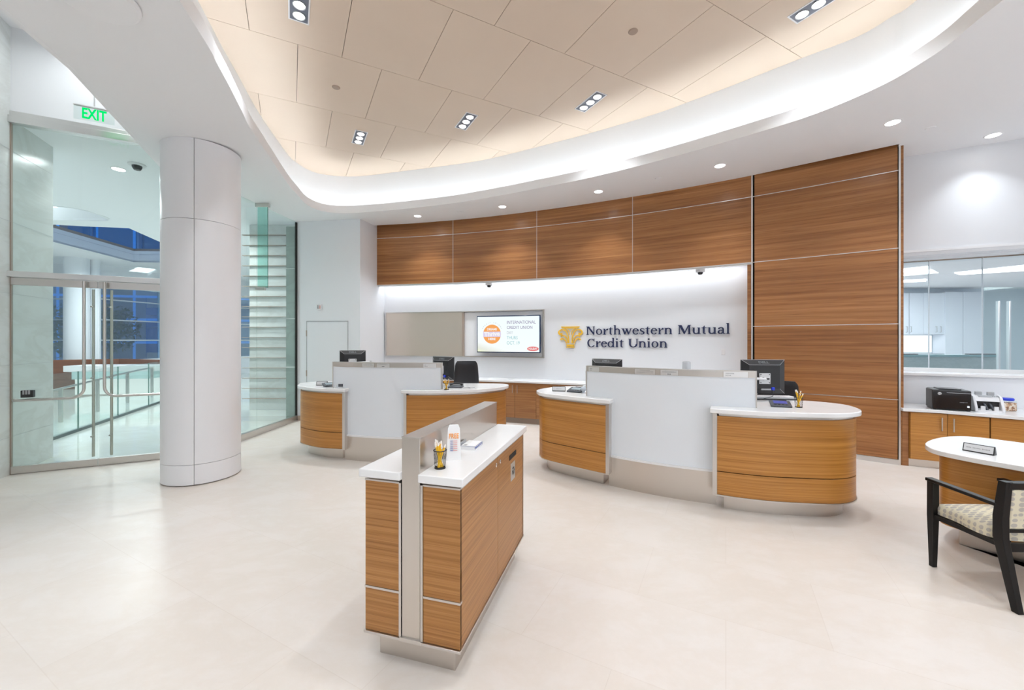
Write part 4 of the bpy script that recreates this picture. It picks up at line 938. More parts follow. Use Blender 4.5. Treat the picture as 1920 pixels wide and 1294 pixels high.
for (i0, i1, i2), lb in zip(pairs, wl):
    p = arc(arc_th(spx[i1], RC+.2), RC+.2); t = thing('low_cabinet', lb, 'cabinet', (p.x, p.y, 0))
    arc_solid(spx[i0], spx[i2], .10, .733, RC+.022, RB-.03, WOODC, 'cabinet_body', t, .001)
    arc_solid(spx[i0], spx[i2], 0, .10, RC+.06, RB-.03, LEDOFF, 'kick_base', t)
    for a, c in ((i0, i1), (i1, i2)):
        dr = arc_solid(spx[a], spx[c], .105, .728, RC, RC+.02, WOODC, 'door', t, .002)
        if i1 == 5:
            pp = spx[i1]+(-4.6 if a == i0 else 4.6); q = arc(arc_th(pp, RC-.025), RC-.025); q2 = arc(arc_th(pp, RC), RC)
            b = MB(); b.tube([(q2.x, q2.y, .685), (q.x, q.y, .69), (q.x, q.y, .55), (q2.x, q2.y, .555)], .0055, 8); b.build('handle', STEEL, dr)
g = arc(arc_th(958, RB-.2), RB-.2); o = MB().lathe([(0, 0), (.05, 0), (.05, .006), (0, .008)], (g.x, g.y, .768), 20).build('cable_grommet', GREYP); tag(o, 'small grey cable grommet on the back counter below the screen', 'grommet')

# ================================================================== SERVICE COUNTER at the right
def wall_off(d, i0=0, n=4):
    P = WL[i0:i0+n]; out = []
    for i, p in enumerate(P):
        a = (p-P[i-1]).normalized() if i else (P[1]-P[0]).normalized(); c = (P[i+1]-p).normalized() if i < len(P)-1 else a; tt = (a+c).normalized(); out.append(p+Vector((tt.y, -tt.x))*d)
    return out
CF = [Vector((4.66, 4.80)), Vector((4.97, 4.66)), Vector((5.42, 4.26)), Vector((6.1, 3.62)), Vector((6.7, 2.9))]
b = MB(); b.prism([p+Vector((-.012, -.02)) for p in CF]+[Vector((7.9, 3.05)), WL[3]-Vector((.01, .012)), WL[2]-Vector((.01, .012)), WL[1]-Vector((.005, .012)), WL[0]-Vector((.005, .01)), Vector((4.80, 5.10))], .655, .69)
tag(b.build('service_counter', STONE, bevel=.003), 'white counter top under the interior window, carrying printer and note counter', 'counter')
def cfp(px, off=0.):                                 # point of the cabinet front line at a pixel column
    r = px_dir(px)
    for a, c in zip(CF, CF[1:]):
        d = c-a; den = d.x-r*d.y
        if abs(den) < 1e-6: continue
        t = (r*a.y-a.x)/den
        if -.35 <= t <= 1.0001 or c is CF[-1]: nn = Vector((d.y, -d.x)).normalized(); p = a+d*t+nn*off; return p
def cab(label, pxs, handles):
    t0 = cfp((pxs[0]+pxs[-1])/2, -.2); t = thing('base_cabinet', label, 'cabinet', (t0.x, t0.y, 0))
    q = [cfp(p, -.02) for p in pxs]; back = [cfp(p, -.36) for p in (pxs[-1], pxs[0])]
    MB().prism(q+back, .09, .65).build('cabinet_body', WOODD, t)
    MB().prism([cfp(p, -.05) for p in pxs]+back, 0, .09).build('steel_kick', STEELV, t)
    for k, (a, c) in enumerate(zip(pxs, pxs[1:])):
        A, C_ = cfp(a), cfp(c); d = (C_-A).normalized(); A += d*.002; C_ -= d*.002
        dr = MB().strip([A, C_], .018, .095, .645).build('door', WOODD, t)
        for hp in handles:
            if a < hp < c:
                h0 = cfp(hp); h1 = cfp(hp, .03); b = MB(); b.tube([(h0.x, h0.y, .60), (h1.x, h1.y, .605), (h1.x, h1.y, .455), (h0.x, h0.y, .46)], .006, 10); b.build('handle', STEEL, dr)
    return t
cab('wood cabinet with two steel bar handles under the printer', [1707, 1776.5, 1856], [1766, 1788])
cab('wood cabinet at the right frame edge under the note counter', [1857.5, 1945, 2030], [])
a, c = cfp(1694, -.03), cfp(1706, -.03); struct(MB().strip([a, c], .02, 0, .652).build('trim_5', WOODW), 'dark wood filler between timber wall and cabinets')
# printer
pf = on_z(1791, 770.5, .69)
pr = thing('printer', 'black laser printer on the service counter by the timber wall', 'printer', on_z(1779, 766, .69), 0)
pcx = pr.location
def on_c(px, py, z=.69): v = on_z(px, py, z); return Vector((v.x, v.y))
A_ = on_c(1748, 767.5); B_ = on_c(1822, 772.5)
xd = (B_-A_).normalized(); wp = (B_-A_).length; ang = math.atan2(xd.y, xd.x); nb = Vector((-xd.y, xd.x)); mid_ = (A_+B_)/2+nb*.13
pr.location = (mid_.x, mid_.y, .69); pr.rotation_euler.z = ang; w2_ = wp/2; ph_ = .235
MB().box(-w2_, w2_, -.13, .13, .008, ph_).build('case', BLACKP, pr, world=False, bevel=.012)
MB().box(-w2_+.004, w2_-.004, -.134, -.13, .014, ph_-.03).build('front_cover', BLACKG, pr, world=False, bevel=.004)
MB().box(-w2_*.62, w2_*.55, -.10, .10, ph_, ph_+.012).build('output_tray', BLACKG, pr, world=False, bevel=.004)
MB().box(-w2_*.25, w2_*.96, -.137, -.133, ph_-.034, ph_-.029).build('silver_line', GREYP, pr, world=False)
MB().lathe([(0, 0), (.016, 0), (.016, .002), (0, .002)], (0, 0, 0), 20, Matrix.Translation((-w2_*.62, -.135, ph_-.045)) @ Matrix.Rotation(PI/2, 4, 'X')).build('round_badge', SILV, pr, world=False)
text_mesh('hp', .024, BLACKP, 'badge_lettering', pr, frame_to((-w2_*.62, -.1385, ph_-.046), (1, 0, 0)), .0003)
text_mesh('LASERJET PRO', .010, GREYP, 'model_lettering', pr, frame_to((w2_*.60, -.1365, .10), (1, 0, 0)), .0003)
MB().box(w2_*.78, w2_*.88, -.138, -.134, .045, .062).build('power_button', plain('lit_button', (.7, .8, .9), .3, emit=(.7, .85, 1), es=1.5), pr, world=False)
MB().box(-w2_*.95, -w2_*.8, -.12, .12, 0, .01).build('foot', BLACKP, pr, world=False); MB().box(w2_*.8, w2_*.95, -.12, .12, 0, .01).build('foot', BLACKP, pr, world=False)
# note counter
A_ = on_c(1828, 771.5); B_ = on_c(1886, 775.5); xd = (B_-A_).normalized(); ang = math.atan2(xd.y, xd.x); nb = Vector((-xd.y, xd.x)); m_ = (A_+B_)/2+nb*.12; w2_ = (B_-A_).length/2
nc = thing('banknote_counter', 'white banknote counting machine beside the black printer', 'note counter', (m_.x, m_.y, .69), ang)
b = MB()                                            # side profile in y, z
prof = [(-.12, 0), (.12, 0), (.12, .15), (.05, .185), (-.02, .165), (-.06, .14), (-.06, .055), (-.12, .02)]
def slab(b, prof, x0, x1):
    a = b.verts([(x0, y, z) for y, z in prof]); c = b.verts([(x1, y, z) for y, z in prof]); n = len(prof); b.bm.faces.new(a); b.bm.faces.new(list(reversed(c)))
    for i in range(n): b.bm.faces.new((a[i], c[i], c[(i+1) % n], a[(i+1) % n]))
slab(b, [(-.12, 0), (.12, 0), (.12, .15), (.05, .185), (-.04, .165), (-.12, .04)], -w2_, -w2_+.025); slab(b, [(-.12, 0), (.12, 0), (.12, .15), (.05, .185), (-.04, .165), (-.12, .04)], w2_-.025, w2_)
b.build('side_cheek', WHITEP, nc, world=False, bevel=.006)
b = MB(); slab(b, [(-.12, 0), (.12, 0), (.12, .15), (.05, .18), (-.035, .158), (-.055, .115), (.0, .105), (.0, .03), (-.12, .018)], -w2_+.025, w2_-.025); b.build('case', WHITEP, nc, world=False)
MB().box(-w2_+.026, w2_-.026, -.03, -.001, .03, .104).build('dark_pocket', BLACKP, nc, world=False)
M = Matrix.Translation((0, -.038, .16)) @ Matrix.Rotation(.30, 4, 'X')
MB().box(-w2_+.05, w2_-.08, .004, .055, 0, .003, M).build('control_panel', GREYP, nc, world=False)
b = MB()
for i in range(4):
    for j in range(3): b.cbox((w2_-.072+.016*i, .014+.016*j, .004), (.010, .009, .004), M)
b.build('keys', GREYP, nc, world=False)
for x in (-.05, .045): MB().box(x-.028, x+.028, .03, .06, .165, .215).build('hopper_guide', GREYP, nc, world=False, bevel=.004)
for x in (-.022, .022):
    MB().tube([(x-.01, -.01, .095), (x, -.05, .075), (x+.006, -.085, .04), (x+.008, -.095, .02)], .011, 8).build('stacker_wheel', GREYD, nc, world=False)
for x in (-.05, .05): MB().box(x-.018, x+.018, -.115, -.10, .015, .065).build('stack_stop', WHITEP, nc, world=False, bevel=.003)
# sweet jar
jc = on_z(1897.5, 771.5, .69); jr = thing('candy_jar', 'clear jar of brown candy with a blue lid at the right frame edge', 'jar', jc+Vector((0, .045, 0)), -.3)
MB().box(-.058, .058, -.045, .045, 0, .098).build('jar_content', CANDY, jr, world=False, bevel=.010)
b = MB(); b.box(-.061, .061, -.048, .048, 0, .118); b.build('jar_wall', GLASSW, jr, world=False, bevel=.012)
MB().lathe([(0, 0), (.050, 0), (.055, .006), (.055, .022), (.048, .030), (0, .030)], (0, 0, .118), 28).build('lid', BLUEP, jr, world=False)
# sockets above the printer
def WR(px, z, off=.0):
    r = px_dir(px); a, c = WL[1], WL[2]-WL[1]; t = (r*a.y-a.x)/(c.x-r*c.y); nn = Vector((c.y, -c.x)).normalized(); p = a+c*t+nn*off; return Vector((p.x, p.y, z)), math.atan2(c.y, c.x)
for px, l in ((1767.5, 'left of the two white wall sockets above the printer'), (1791.5, 'right of the two white wall sockets above the printer')):
    p, a = WR(px, .835); t = thing('power_socket', l, 'socket', p, a)
    MB().box(-.057, .057, -.006, 0, -.04, .04).build('cover_plate', WHITEP, t, world=False, bevel=.003)
    MB().box(-.03, -.005, -.010, -.006, -.02, .0).build('socket_insert', BLACKP, t, world=False); MB().box(.006, .03, -.010, -.006, -.02, .0).build('socket_insert', ORANGE if px < 1780 else BLACKP, t, world=False)

# ================================================================== RIGHT-HAND CONSULTATION DESK
cd3 = thing('consultation_desk', 'white topped curved wood desk behind the patterned chair', 'desk', (3.7, 2.5, 0))
o3 = [(3.24, 2.54), (3.14, 2.73), (3.09, 2.92), (3.15, 3.06), (3.27, 3.17), (3.46, 3.28), (3.66, 3.35), (3.83, 3.33), (3.99, 3.13), (4.16, 2.85), (4.36, 2.4), (4.45, 1.9), (4.3, 1.5), (3.95, 1.32), (3.65, 1.4), (3.50, 1.75), (3.37, 2.15)]
top3 = spline([Vector(p) for p in o3], 6, True)
if area2(top3) < 0: top3.reverse()
MB().prism(top3, .665, .70).build('desk_top', STONE, cd3, bevel=.004)
b3 = [Vector((p.x+(.10*max(0, min(1, (3.0-p.y)/.25)) if p.x < 3.62 else 0), p.y)) for p in inset(top3, .075)]; MB().prism(b3, .14, .662).build('curved_wood_body', WOODD, cd3)
MB().prism(inset(b3, .02), .660, .666).build('top_reveal', DARK, cd3)
MB().prism(inset(b3, .10), 0, .14).build('steel_plinth', STEELV, cd3)
name_stand('black name stand on the consultation desk at the right', on_z(1836, 849, .70), -1.15, '---- ------ ------', .155, k=1.05)

# ================================================================== PATTERNED ARMCHAIR
chx = Vector((1., -.03)).normalized(); chy = Vector((-chx.y, chx.x))
fl_ = fl(1748.5, 1062).xy; ac = thing('armchair', 'black framed armchair with a leaf patterned cream seat in the foreground', 'chair', (*(fl_+chx*.235-chy*.22), 0), math.atan2(chx.y, chx.x))
# local: x to the right, y forward (towards the desk)
SW = .232; FYl, RYl = .22, -.215
def leg(path, w, d, name):
    b = MB(); R_ = []
    for p, wd in [(path[0][0], path[0][2])]+[(q[1], q[3]) for q in path]:
        R_.append(b.verts([(p[0]+sx*wd[0]/2, p[1]+sy*wd[1]/2, p[2]) for sx, sy in ((-1, -1), (1, -1), (1, 1), (-1, 1))]))
    b.bm.faces.new(list(reversed(R_[0]))); b.bm.faces.new(R_[-1])
    for A, B in zip(R_, R_[1:]):
        for i in range(4): b.bm.faces.new((A[i], A[(i+1) % 4], B[(i+1) % 4], B[i]))
    return b.build(name, WINEBLK, ac, world=False, bevel=.0025)
for s in (-1, 1):
    leg([((s*SW, FYl, 0), (s*SW, FYl, .34), (.028, .028), (.042, .042)), ((s*SW, FYl, .34), (s*SW, FYl, .562), (.042, .042), (.042, .040))], 0, 0, 'front_leg')
    leg([((s*SW, -.238, 0), (s*SW, -.160, .38), (.032, .034), (.040, .050)), ((s*SW, -.160, .38), (s*SW, -.160, .50), (.040, .050), (.040, .050)), ((s*SW, -.160, .50), (s*SW, -.182, .705), (.040, .050), (.038, .040))], 0, 0, 'rear_leg')
    b = MB(); a = [(s*SW-.024, FYl+.03, .562), (s*SW+.024, FYl+.03, .562), (s*SW+.022, -.155, .550), (s*SW-.022, -.155, .550)]
    V = b.verts(a+[(x, y, z+.020) for x, y, z in a]); 
    for q in ((3, 2, 1, 0), (4, 5, 6, 7), (0, 1, 5, 4), (1, 2, 6, 5), (2, 3, 7, 6), (3, 0, 4, 7)): b.bm.faces.new([V[i] for i in q])
    b.build('armrest', WINEBLK, ac, world=False, bevel=.004)
    MB().box(s*SW-.014, s*SW+.014, RYl+.03, FYl-.02, .325, .352).build('side_rail', WINEBLK, ac, world=False)
MB().box(-SW+.02, SW-.02, FYl-.012, FYl+.012, .305, .352).build('front_rail', WINEBLK, ac, world=False)
MB().box(-SW+.02, SW-.02, RYl+.035, RYl+.055, .305, .352).build('rear_rail', WINEBLK, ac, world=False)
b = MB(); n = 14                                    # domed cushion
so = spline([(-.212, -.135), (.212, -.135), (.222, .1), (.215, .215), (.12, .235), (-.12, .235), (-.215, .215), (-.222, .1)], 5, True)
rings = []
for f, z in ((.985, .352), (1.0, .365), (1.0, .395), (.97, .412), (.85, .424), (.55, .434), (.2, .437)): rings.append(b.verts([(p.x*f, p.y*f+.0, z) for p in so]))
b.bm.faces.new(list(reversed(rings[0]))); b.bm.faces.new(rings[-1])
for A, B in zip(rings, rings[1:]):
    for i in range(len(so)): j = (i+1) % len(so); b.bm.faces.new((A[i], A[j], B[j], B[i]))
seat = b.build('seat_cushion', FABRIC, ac, world=False, smooth=70)
MB().tube([(p.x*.99, p.y*.99, .358) for p in so]+[(so[0].x*.99, so[0].y*.99, .358)], .004, 6, False).build('seat_piping', FABRIC, seat, world=False)
Mb = Matrix.Translation((0, -.172, .565)) @ Matrix.Rotation(.10, 4, 'X')
MB().box(-SW+.02, SW-.02, -.018, .018, -.135, .10, Mb).build('back_cushion', FABRIC, ac, world=False, bevel=.012)
MB().box(-SW+.0, SW-.0, -.018, .018, .10, .138, Mb).build('top_rail', WINEBLK, ac, world=False, bevel=.003)
MB().box(-SW+.01, SW-.01, -.016, .016, -.155, -.135, Mb).build('lower_back_rail', WINEBLK, ac, world=False, bevel=.003)

# ================================================================== WALL PANEL, SCREEN, LETTERING
def BW(px, z, off=0.): p = arc(arc_th(px, RB-off), RB-off); return Vector((p.x, p.y, z))
sp_ = thing('steel_wall_board', 'long brushed steel panel on the white wall left of and behind the screen', 'wall panel', BW(870, 1.17))
def arc_plate(pa, pb, z0, z1, off0, off1, mat, name, parent, n=14):
    ta, tb = arc_th(pa, RB-off0), arc_th(pb, RB-off0); return MB().prism(arcpts(ta, tb, RB-off0, n)+list(reversed(arcpts(ta, tb, RB-off1, n))), z0, z1).build(name, mat, parent)
arc_plate(725, 866, 1.185, 2.06, .040, .010, steel('warm_steel', (.74, .66, .58), .42, (2, 2, 2)), 'steel_panel', sp_)
arc_plate(870, 1017, 1.19, 2.05, .012, .002, SOFW, 'recess_back', sp_)
arc_plate(723, 1019.5, 2.06, 2.078, .055, .0, STEEL, 'frame_top', sp_); arc_plate(723, 1019.5, 1.168, 1.185, .055, .0, STEEL, 'frame_bottom', sp_)
arc_plate(1017, 1019.5, 1.185, 2.06, .055, .0, STEEL, 'frame_side', sp_); arc_plate(722.6, 724.6, 1.185, 2.06, .055, .0, STEEL, 'frame_side', sp_); arc_plate(866, 869.5, 1.185, 2.06, .055, .0, LEDOFF, 'frame_divider', sp_)
pA, pB = BW(894, 0, .13), BW(1013, 0, .13); zA, zB = 1.262, 1.97
xd = Vector((pB.x-pA.x, pB.y-pA.y, 0)); wtv = xd.length; tv = thing('display_screen', 'wall mounted screen showing a credit union day notice', 'screen', ((pA.x+pB.x)/2, (pA.y+pB.y)/2, (zA+zB)/2), math.atan2(xd.y, xd.x))
hw, hh_ = wtv/2, (zB-zA)/2
MB().box(-hw, hw, .0, .045, -hh_, hh_).build('bezel', plain('blue_black_bezel', (.01, .03, .09), .2), tv, world=False, bevel=.004)
MB().box(-.2, .2, .045, .11, -.15, .15).build('wall_bracket', BLACKP, tv, world=False)
SCR = emitter('screen_white', (.93, 1.0, 1.0), .88)
m = MATS['screen_white']; nt = m.node_tree; e = [n_ for n_ in nt.nodes if n_.type == 'EMISSION'][0]
tc = nt.nodes.new('ShaderNodeTexCoord'); sp2 = nt.nodes.new('ShaderNodeSeparateXYZ'); nt.links.new(tc.outputs['Generated'], sp2.inputs[0])
ad = nt.nodes.new('ShaderNodeMath'); ad.operation = 'MULTIPLY_ADD'; ad.inputs[1].default_value = .55; nt.links.new(sp2.outputs['X'], ad.inputs[0]); nt.links.new(sp2.outputs['Z'], ad.inputs[2])
r = ramp(nt, [(0, (.86, .92, .62)), (.12, (.80, .83, .74)), (.30, (.93, .98, .97)), (1, (.90, 1, 1))]); nt.links.new(ad.outputs[0], r.inputs['Fac']); nt.links.new(r.outputs['Color'], e.inputs[0])
MB().box(-hw+.018, hw-.018, -.003, .0, -hh_+.018, hh_-.018).build('display', SCR, tv, world=False)
MT = frame_to((0, -.0035, 0), (1, 0, 0))
def ink(n, c): return emitter(n, c, .8)
def disc(x, y, rx, ry, mat, z, name, par=None):
    b = MB(); b.prism([(x+rx*math.cos(2*PI*k/48), y+ry*math.sin(2*PI*k/48)) for k in range(48)], z, z+.0008); bmesh.ops.transform(b.bm, matrix=MT, verts=b.bm.verts[:]); return b.build(name, mat, tv, world=False)
cx_, rr = -hw*.50, hh_*.52
IO = ink('screen_orange', (1, .42, .13)); IL = ink('screen_lilac', (.80, .72, .93)); IW = ink('screen_letter_white', (1, 1, 1)); IG = ink('screen_text_grey', (.26, .18, .38)); IP = ink('screen_text_pale', (.55, .57, .66)); IT = ink('screen_text_teal', (.30, .62, .68)); IR = ink('screen_red', (.86, .20, .20))
disc(cx_, .0, rr, rr, IO, .0, 'round_emblem')
b = MB(); b.box(cx_-rr*.99, cx_+rr*.99, -rr*.28, rr*.27, .001, .0016); bmesh.ops.transform(b.bm, matrix=MT, verts=b.bm.verts[:]); b.build('emblem_band', IL, tv, world=False)
text_mesh('DREAMS', .06, IW, 'emblem_lettering', tv, MT @ Matrix.Translation((cx_, rr*.50, .002)), .0004, .002, fit=rr*1.1)
text_mesh('Thrive', .12, IW, 'emblem_lettering', tv, MT @ Matrix.Translation((cx_, .0, .003)) @ Matrix.Rotation(.06, 4, 'Z'), .0004, .004, fit=rr*1.75)
text_mesh('HERE', .06, IW, 'emblem_lettering', tv, MT @ Matrix.Translation((cx_, -rr*.52, .002)), .0004, .002, fit=rr*.8)
for k, ch_ in enumerate('CREDIT UNIONS'):
    a = math.radians(150-10*k)
    if ch_ != ' ': text_mesh(ch_, .035, IP, 'arched_lettering', tv, MT @ Matrix.Translation((cx_+rr*1.22*math.cos(a), rr*1.22*math.sin(a), .001)) @ Matrix.Rotation(a-PI/2, 4, 'Z'), .0003)
for k, (ln, mt, f) in enumerate((('INTERNATIONAL', IG, .885), ('CREDIT UNION', IG, .79), ('DAY', IP, .19), ('THURS', IT, .34), ('OCT. 19', IT, .40))):
    y = hh_*(.62-.275*k); o = text_mesh(ln, .085, mt, 'notice_lettering', tv, MT @ Matrix.Translation((-hw*.03, y, .001)), .0003, align='LEFT', fit=hw*f)
disc(hw*.78, -hh_*.78, hw*.175, hh_*.12, IR, .0, 'red_oval')
text_mesh('HOLIDAY', .05, IW, 'oval_lettering', tv, MT @ Matrix.Translation((hw*.78, -hh_*.78, .0015)), .0004, .0015, fit=hw*.26)

# serif lettering, built stroke by stroke
def stem(x, y0, y1, w=.105, sb=True, st=True, left=True, right=True, s=.05):
    P = [[(x-w/2, y0), (x+w/2, y0), (x+w/2, y1), (x-w/2, y1)]]
    if sb: P.append([(x-w/2-s*left, y0), (x+w/2+s*right, y0), (x+w/2+s*right, y0+.030), (x+w/2, y0+.055), (x-w/2, y0+.055), (x-w/2-s*left, y0+.030)])
    if st: P.append([(x-w/2-s*left, y1), (x-w/2-s*left, y1-.030), (x-w/2, y1-.055), (x+w/2, y1-.055), (x+w/2+(s*right if st == 2 else 0), y1-.030), (x+w/2+(s*right if st == 2 else 0), y1)])
    return P
def ringp(cx, cy, rx, ry, wx, wy, a0=0, a1=360, n=22):
    out = []
    for k in range(n):
        q = []
        for aa in (a0+(a1-a0)*k/n, a0+(a1-a0)*(k+1)/n):
            a = math.radians(aa); q.append(((cx+rx*math.cos(a), cy+ry*math.sin(a)), (cx+(rx-wx)*math.cos(a), cy+(ry-wy)*math.sin(a))))
        out.append([q[0][0], q[1][0], q[1][1], q[0][1]])
    return out
def hump(x, w, X=.46, a=.1): return ringp(x+w/2-.01, X-.17, w/2+.035, .185, .095, .055, 0, 165, 12)
X, CAP, ASC = .47, .66, .74
def arch(x0, x1):                                   # shoulder and right stem of n, h, m
    return ringp((x0+x1)/2, X-.175, (x1-x0)/2+.05, .185, .10, .07, 0, 160, 12)+stem(x1, 0, X-.17, st=False)
GL = {
 'N': (.74, lambda: stem(.13, 0, CAP, .06, True, False)+[[(.03, CAP), (.03, CAP-.03), (.12, CAP-.05), (.58, 0), (.64, 0), (.64, .10), (.25, CAP)]]+stem(.61, 0, CAP, .06, False, 2)),
 'M': (.90, lambda: stem(.13, 0, CAP, .06, True, False)+[[(.03, CAP), (.03, CAP-.03), (.11, CAP-.05), (.42, .0), (.46, 0), (.49, .16), (.27, CAP)], [(.40, 0), (.46, 0), (.76, CAP), (.68, CAP)]]+stem(.76, 0, CAP, .115, True, False)+[[(.68, CAP), (.87, CAP), (.87, CAP-.03), (.80, CAP-.05), (.70, CAP-.05)]]),
 'U': (.72, lambda: ringp(.37, .25, .29, .26, .115, .075, 180, 360)+[[(.08, .25), (.195, .25), (.195, CAP), (.08, CAP)], [(.60, .25), (.66, .25), (.66, CAP), (.60, CAP)], [(.02, CAP), (.26, CAP), (.26, CAP-.03), (.02, CAP-.03)], [(.53, CAP), (.73, CAP), (.73, CAP-.03), (.53, CAP-.03)]]),
 'C': (.66, lambda: ringp(.36, .33, .31, .34, .115, .05, 42, 318, 26)+[[(.555, .60), (.595, .67), (.595, .44), (.565, .44)], [(.60, .12), (.62, .15), (.575, .15), (.52, .08)]]),
 'o': (.54, lambda: ringp(.27, .235, .235, .245, .10, .05)),
 'e': (.49, lambda: ringp(.255, .235, .225, .245, .10, .05, 8, 325, 22)+[[(.13, .255), (.47, .255), (.47, .295), (.13, .295)]]+ringp(.255, .27, .222, .21, .09, .05, 0, 40, 5)),
 'r': (.42, lambda: stem(.14, 0, X)+[[(.19, .30), (.26, .40), (.33, .48), (.40, .47), (.40, .37), (.33, .385), (.27, .36), (.19, .22)]]+ringp(.355, .405, .055, .065, .05, .06)),
 't': (.36, lambda: [[(.11, .10), (.215, .10), (.215, .60), (.19, .60), (.11, .49)], [(.02, .425), (.33, .425), (.33, .47), (.02, .47)]]+ringp(.235, .105, .125, .115, .10, .065, 180, 305, 10)),
 'h': (.60, lambda: stem(.14, 0, ASC)+arch(.14, .46)),
 'n': (.60, lambda: stem(.14, 0, X)+arch(.14, .46)),
 'w': (.78, lambda: [[(.05, X), (.17, X), (.31, .12), (.29, 0), (.23, 0)], [(.23, 0), (.29, 0), (.43, X), (.37, X)], [(.31, X), (.43, X), (.57, .12), (.55, 0), (.49, 0)], [(.49, 0), (.55, 0), (.73, X), (.67, X)], [(.0, X), (.22, X), (.22, X-.03), (0, X-.03)], [(.27, X), (.47, X), (.47, X-.03), (.27, X-.03)], [(.61, X), (.79, X), (.79, X-.03), (.61, X-.03)]]),
 's': (.42, lambda: ringp(.215, .345, .155, .135, .085, .05, 40, 250, 14)+ringp(.205, .130, .175, .140, .09, .05, -140, 75, 16)+[[(.325, .34), (.36, .34), (.36, .47), (.335, .47)], [(.035, .14), (.065, .14), (.045, .0), (.03, 0)], [(.10, .30), (.15, .34), (.37, .18), (.31, .12)]]),
 'u': (.60, lambda: [[(.09, .16), (.195, .16), (.195, X), (.09, X)], [(.02, X), (.15, X), (.15, X-.035), (.02, X-.035)], [(.41, 0), (.515, 0), (.515, X), (.41, X)], [(.35, X), (.45, X), (.45, X-.035), (.35, X-.035)], [(.47, 0), (.59, 0), (.59, .035), (.47, .035)]]+ringp(.285, .165, .195, .175, .105, .075, 180, 330, 12)),
 'a': (.50, lambda: ringp(.235, .315, .175, .165, .10, .055, 0, 150, 12)+[[(.31, .05), (.41, .02), (.41, .33), (.31, .33)], [(.38, .0), (.50, .0), (.50, .035), (.41, .06), (.34, .07)]]+ringp(.20, .135, .165, .145, .10, .05, 40, 345, 18)+ringp(.11, .385, .05, .055, .05, .05)),
 'l': (.29, lambda: stem(.14, 0, ASC)),
 'i': (.29, lambda: stem(.14, 0, X)+ringp(.135, .635, .066, .066, .066, .066)),
 'd': (.58, lambda: stem(.445, 0, ASC, sb=False)+[[(.45, 0), (.58, 0), (.58, .035), (.45, .05)]]+ringp(.255, .235, .225, .245, .10, .055, 20, 340, 22)),
 ' ': (.30, lambda: []),
}
def serif_line(txt, pxa, pxb, zbase, size, parent, track=.0):
    wtot = sum(GL[c][0]+track for c in txt)-track
    ta, tb = arc_th(pxa, RB), arc_th(pxb, RB); Lw = (ta-tb)*RB; kx = Lw/wtot; x = 0
    for c in txt:
        w, f = GL[c]; polys = f()
        if polys:
            b = MB(); j = 0
            for P in polys:
                j += 1; d0, d1 = .010, .024+.0002*(j % 5)
                lo, hi = [], []
                for px_, py_ in P:
                    th_ = ta-((x+px_)*kx)/RB; z = zbase+py_*size; p0, p1 = arc(th_, RB-d0), arc(th_, RB-d1); lo.append((p0.x, p0.y, z)); hi.append((p1.x, p1.y, z))
                A, B = b.verts(lo), b.verts(hi); n = len(P); b.bm.faces.new(A); b.bm.faces.new(list(reversed(B)))
                for i in range(n): q = (i+1) % n; b.bm.faces.new((A[i], B[i], B[q], A[q]))
            b.build('letter', NAVY, parent, smooth=0)
        x += w+track
sg = thing('sign_lettering', 'dark blue serif lettering of the credit union name on the white wall', 'sign', BW(1235, 1.37))
serif_line('Northwestern Mutual', 1099, 1370, 1.598, .222, sg)
serif_line('Credit Union', 1100.5, 1252.5, 1.377, .222, sg)
# capital emblem
em = thing('capital_emblem', 'golden column capital emblem left of the blue lettering', 'emblem', BW(1070, 1.37))
ea, eb = arc_th(1047, RB), arc_th(1093.3, RB); kx = (ea-eb)*RB
def emb(polys, name):
    b = MB(); j = 0
    for P in polys:
        j += 1; lo, hi = [], []
        for u, v in P:
            th_ = ea-(u*kx)/RB; z = 1.365+v*.385; p0, p1 = arc(th_, RB-.010), arc(th_, RB-.024-.0002*(j % 5)); lo.append((p0.x, p0.y, z)); hi.append((p1.x, p1.y, z))
        A, B = b.verts(lo), b.verts(hi); n = len(P); b.bm.faces.new(A); b.bm.faces.new(list(reversed(B)))
        for i in range(n): q = (i+1) % n; b.bm.faces.new((A[i], B[i], B[q], A[q]))
    b.build(name, GOLD, em, smooth=0)
def stroke(pts, w0, w1):
    P = spline([Vector(p) for p in pts], 7); out = []; n = len(P)-1
    def off(i): t = (P[min(i+1, n)]-P[max(i-1, 0)]).normalized(); return Vector((-t.y, t.x))*((w0+(w1-w0)*i/n)/2)
    for i in range(n): a, c = off(i), off(i+1); out.append([tuple(P[i]+a), tuple(P[i+1]+c), tuple(P[i+1]-c), tuple(P[i]-a)])
    return out
emb([[(.15, .94), (.85, .94), (.88, 1.0), (.12, 1.0)], [(.22, .90), (.78, .90), (.80, .925), (.20, .925)]], 'abacus')
emb([[(.32, .0), (.68, .0), (.66, .05), (.34, .05)], [(.36, .065), (.64, .065), (.68, .15), (.32, .15)]], 'base_block')
for s in (-1, 1):
    m_ = lambda pts: [(.5+s*(x), y) for x, y in pts]
    emb(stroke(m_([(.06, .22), (.08, .50), (.17, .76), (.32, .86), (.44, .80), (.47, .70), (.42, .63), (.36, .64), (.36, .70)]), .035, .075), 'volute')
    emb(stroke(m_([(.03, .60), (.06, .76), (.14, .86), (.24, .90)]), .02, .03), 'inner_line')
    emb(stroke(m_([(.09, .20), (.13, .40), (.22, .55), (.33, .58), (.38, .52)]), .03, .06), 'middle_leaf')
    emb(stroke(m_([(.15, .19), (.19, .31), (.27, .41), (.36, .42), (.40, .36)]), .03, .065), 'lower_leaf')
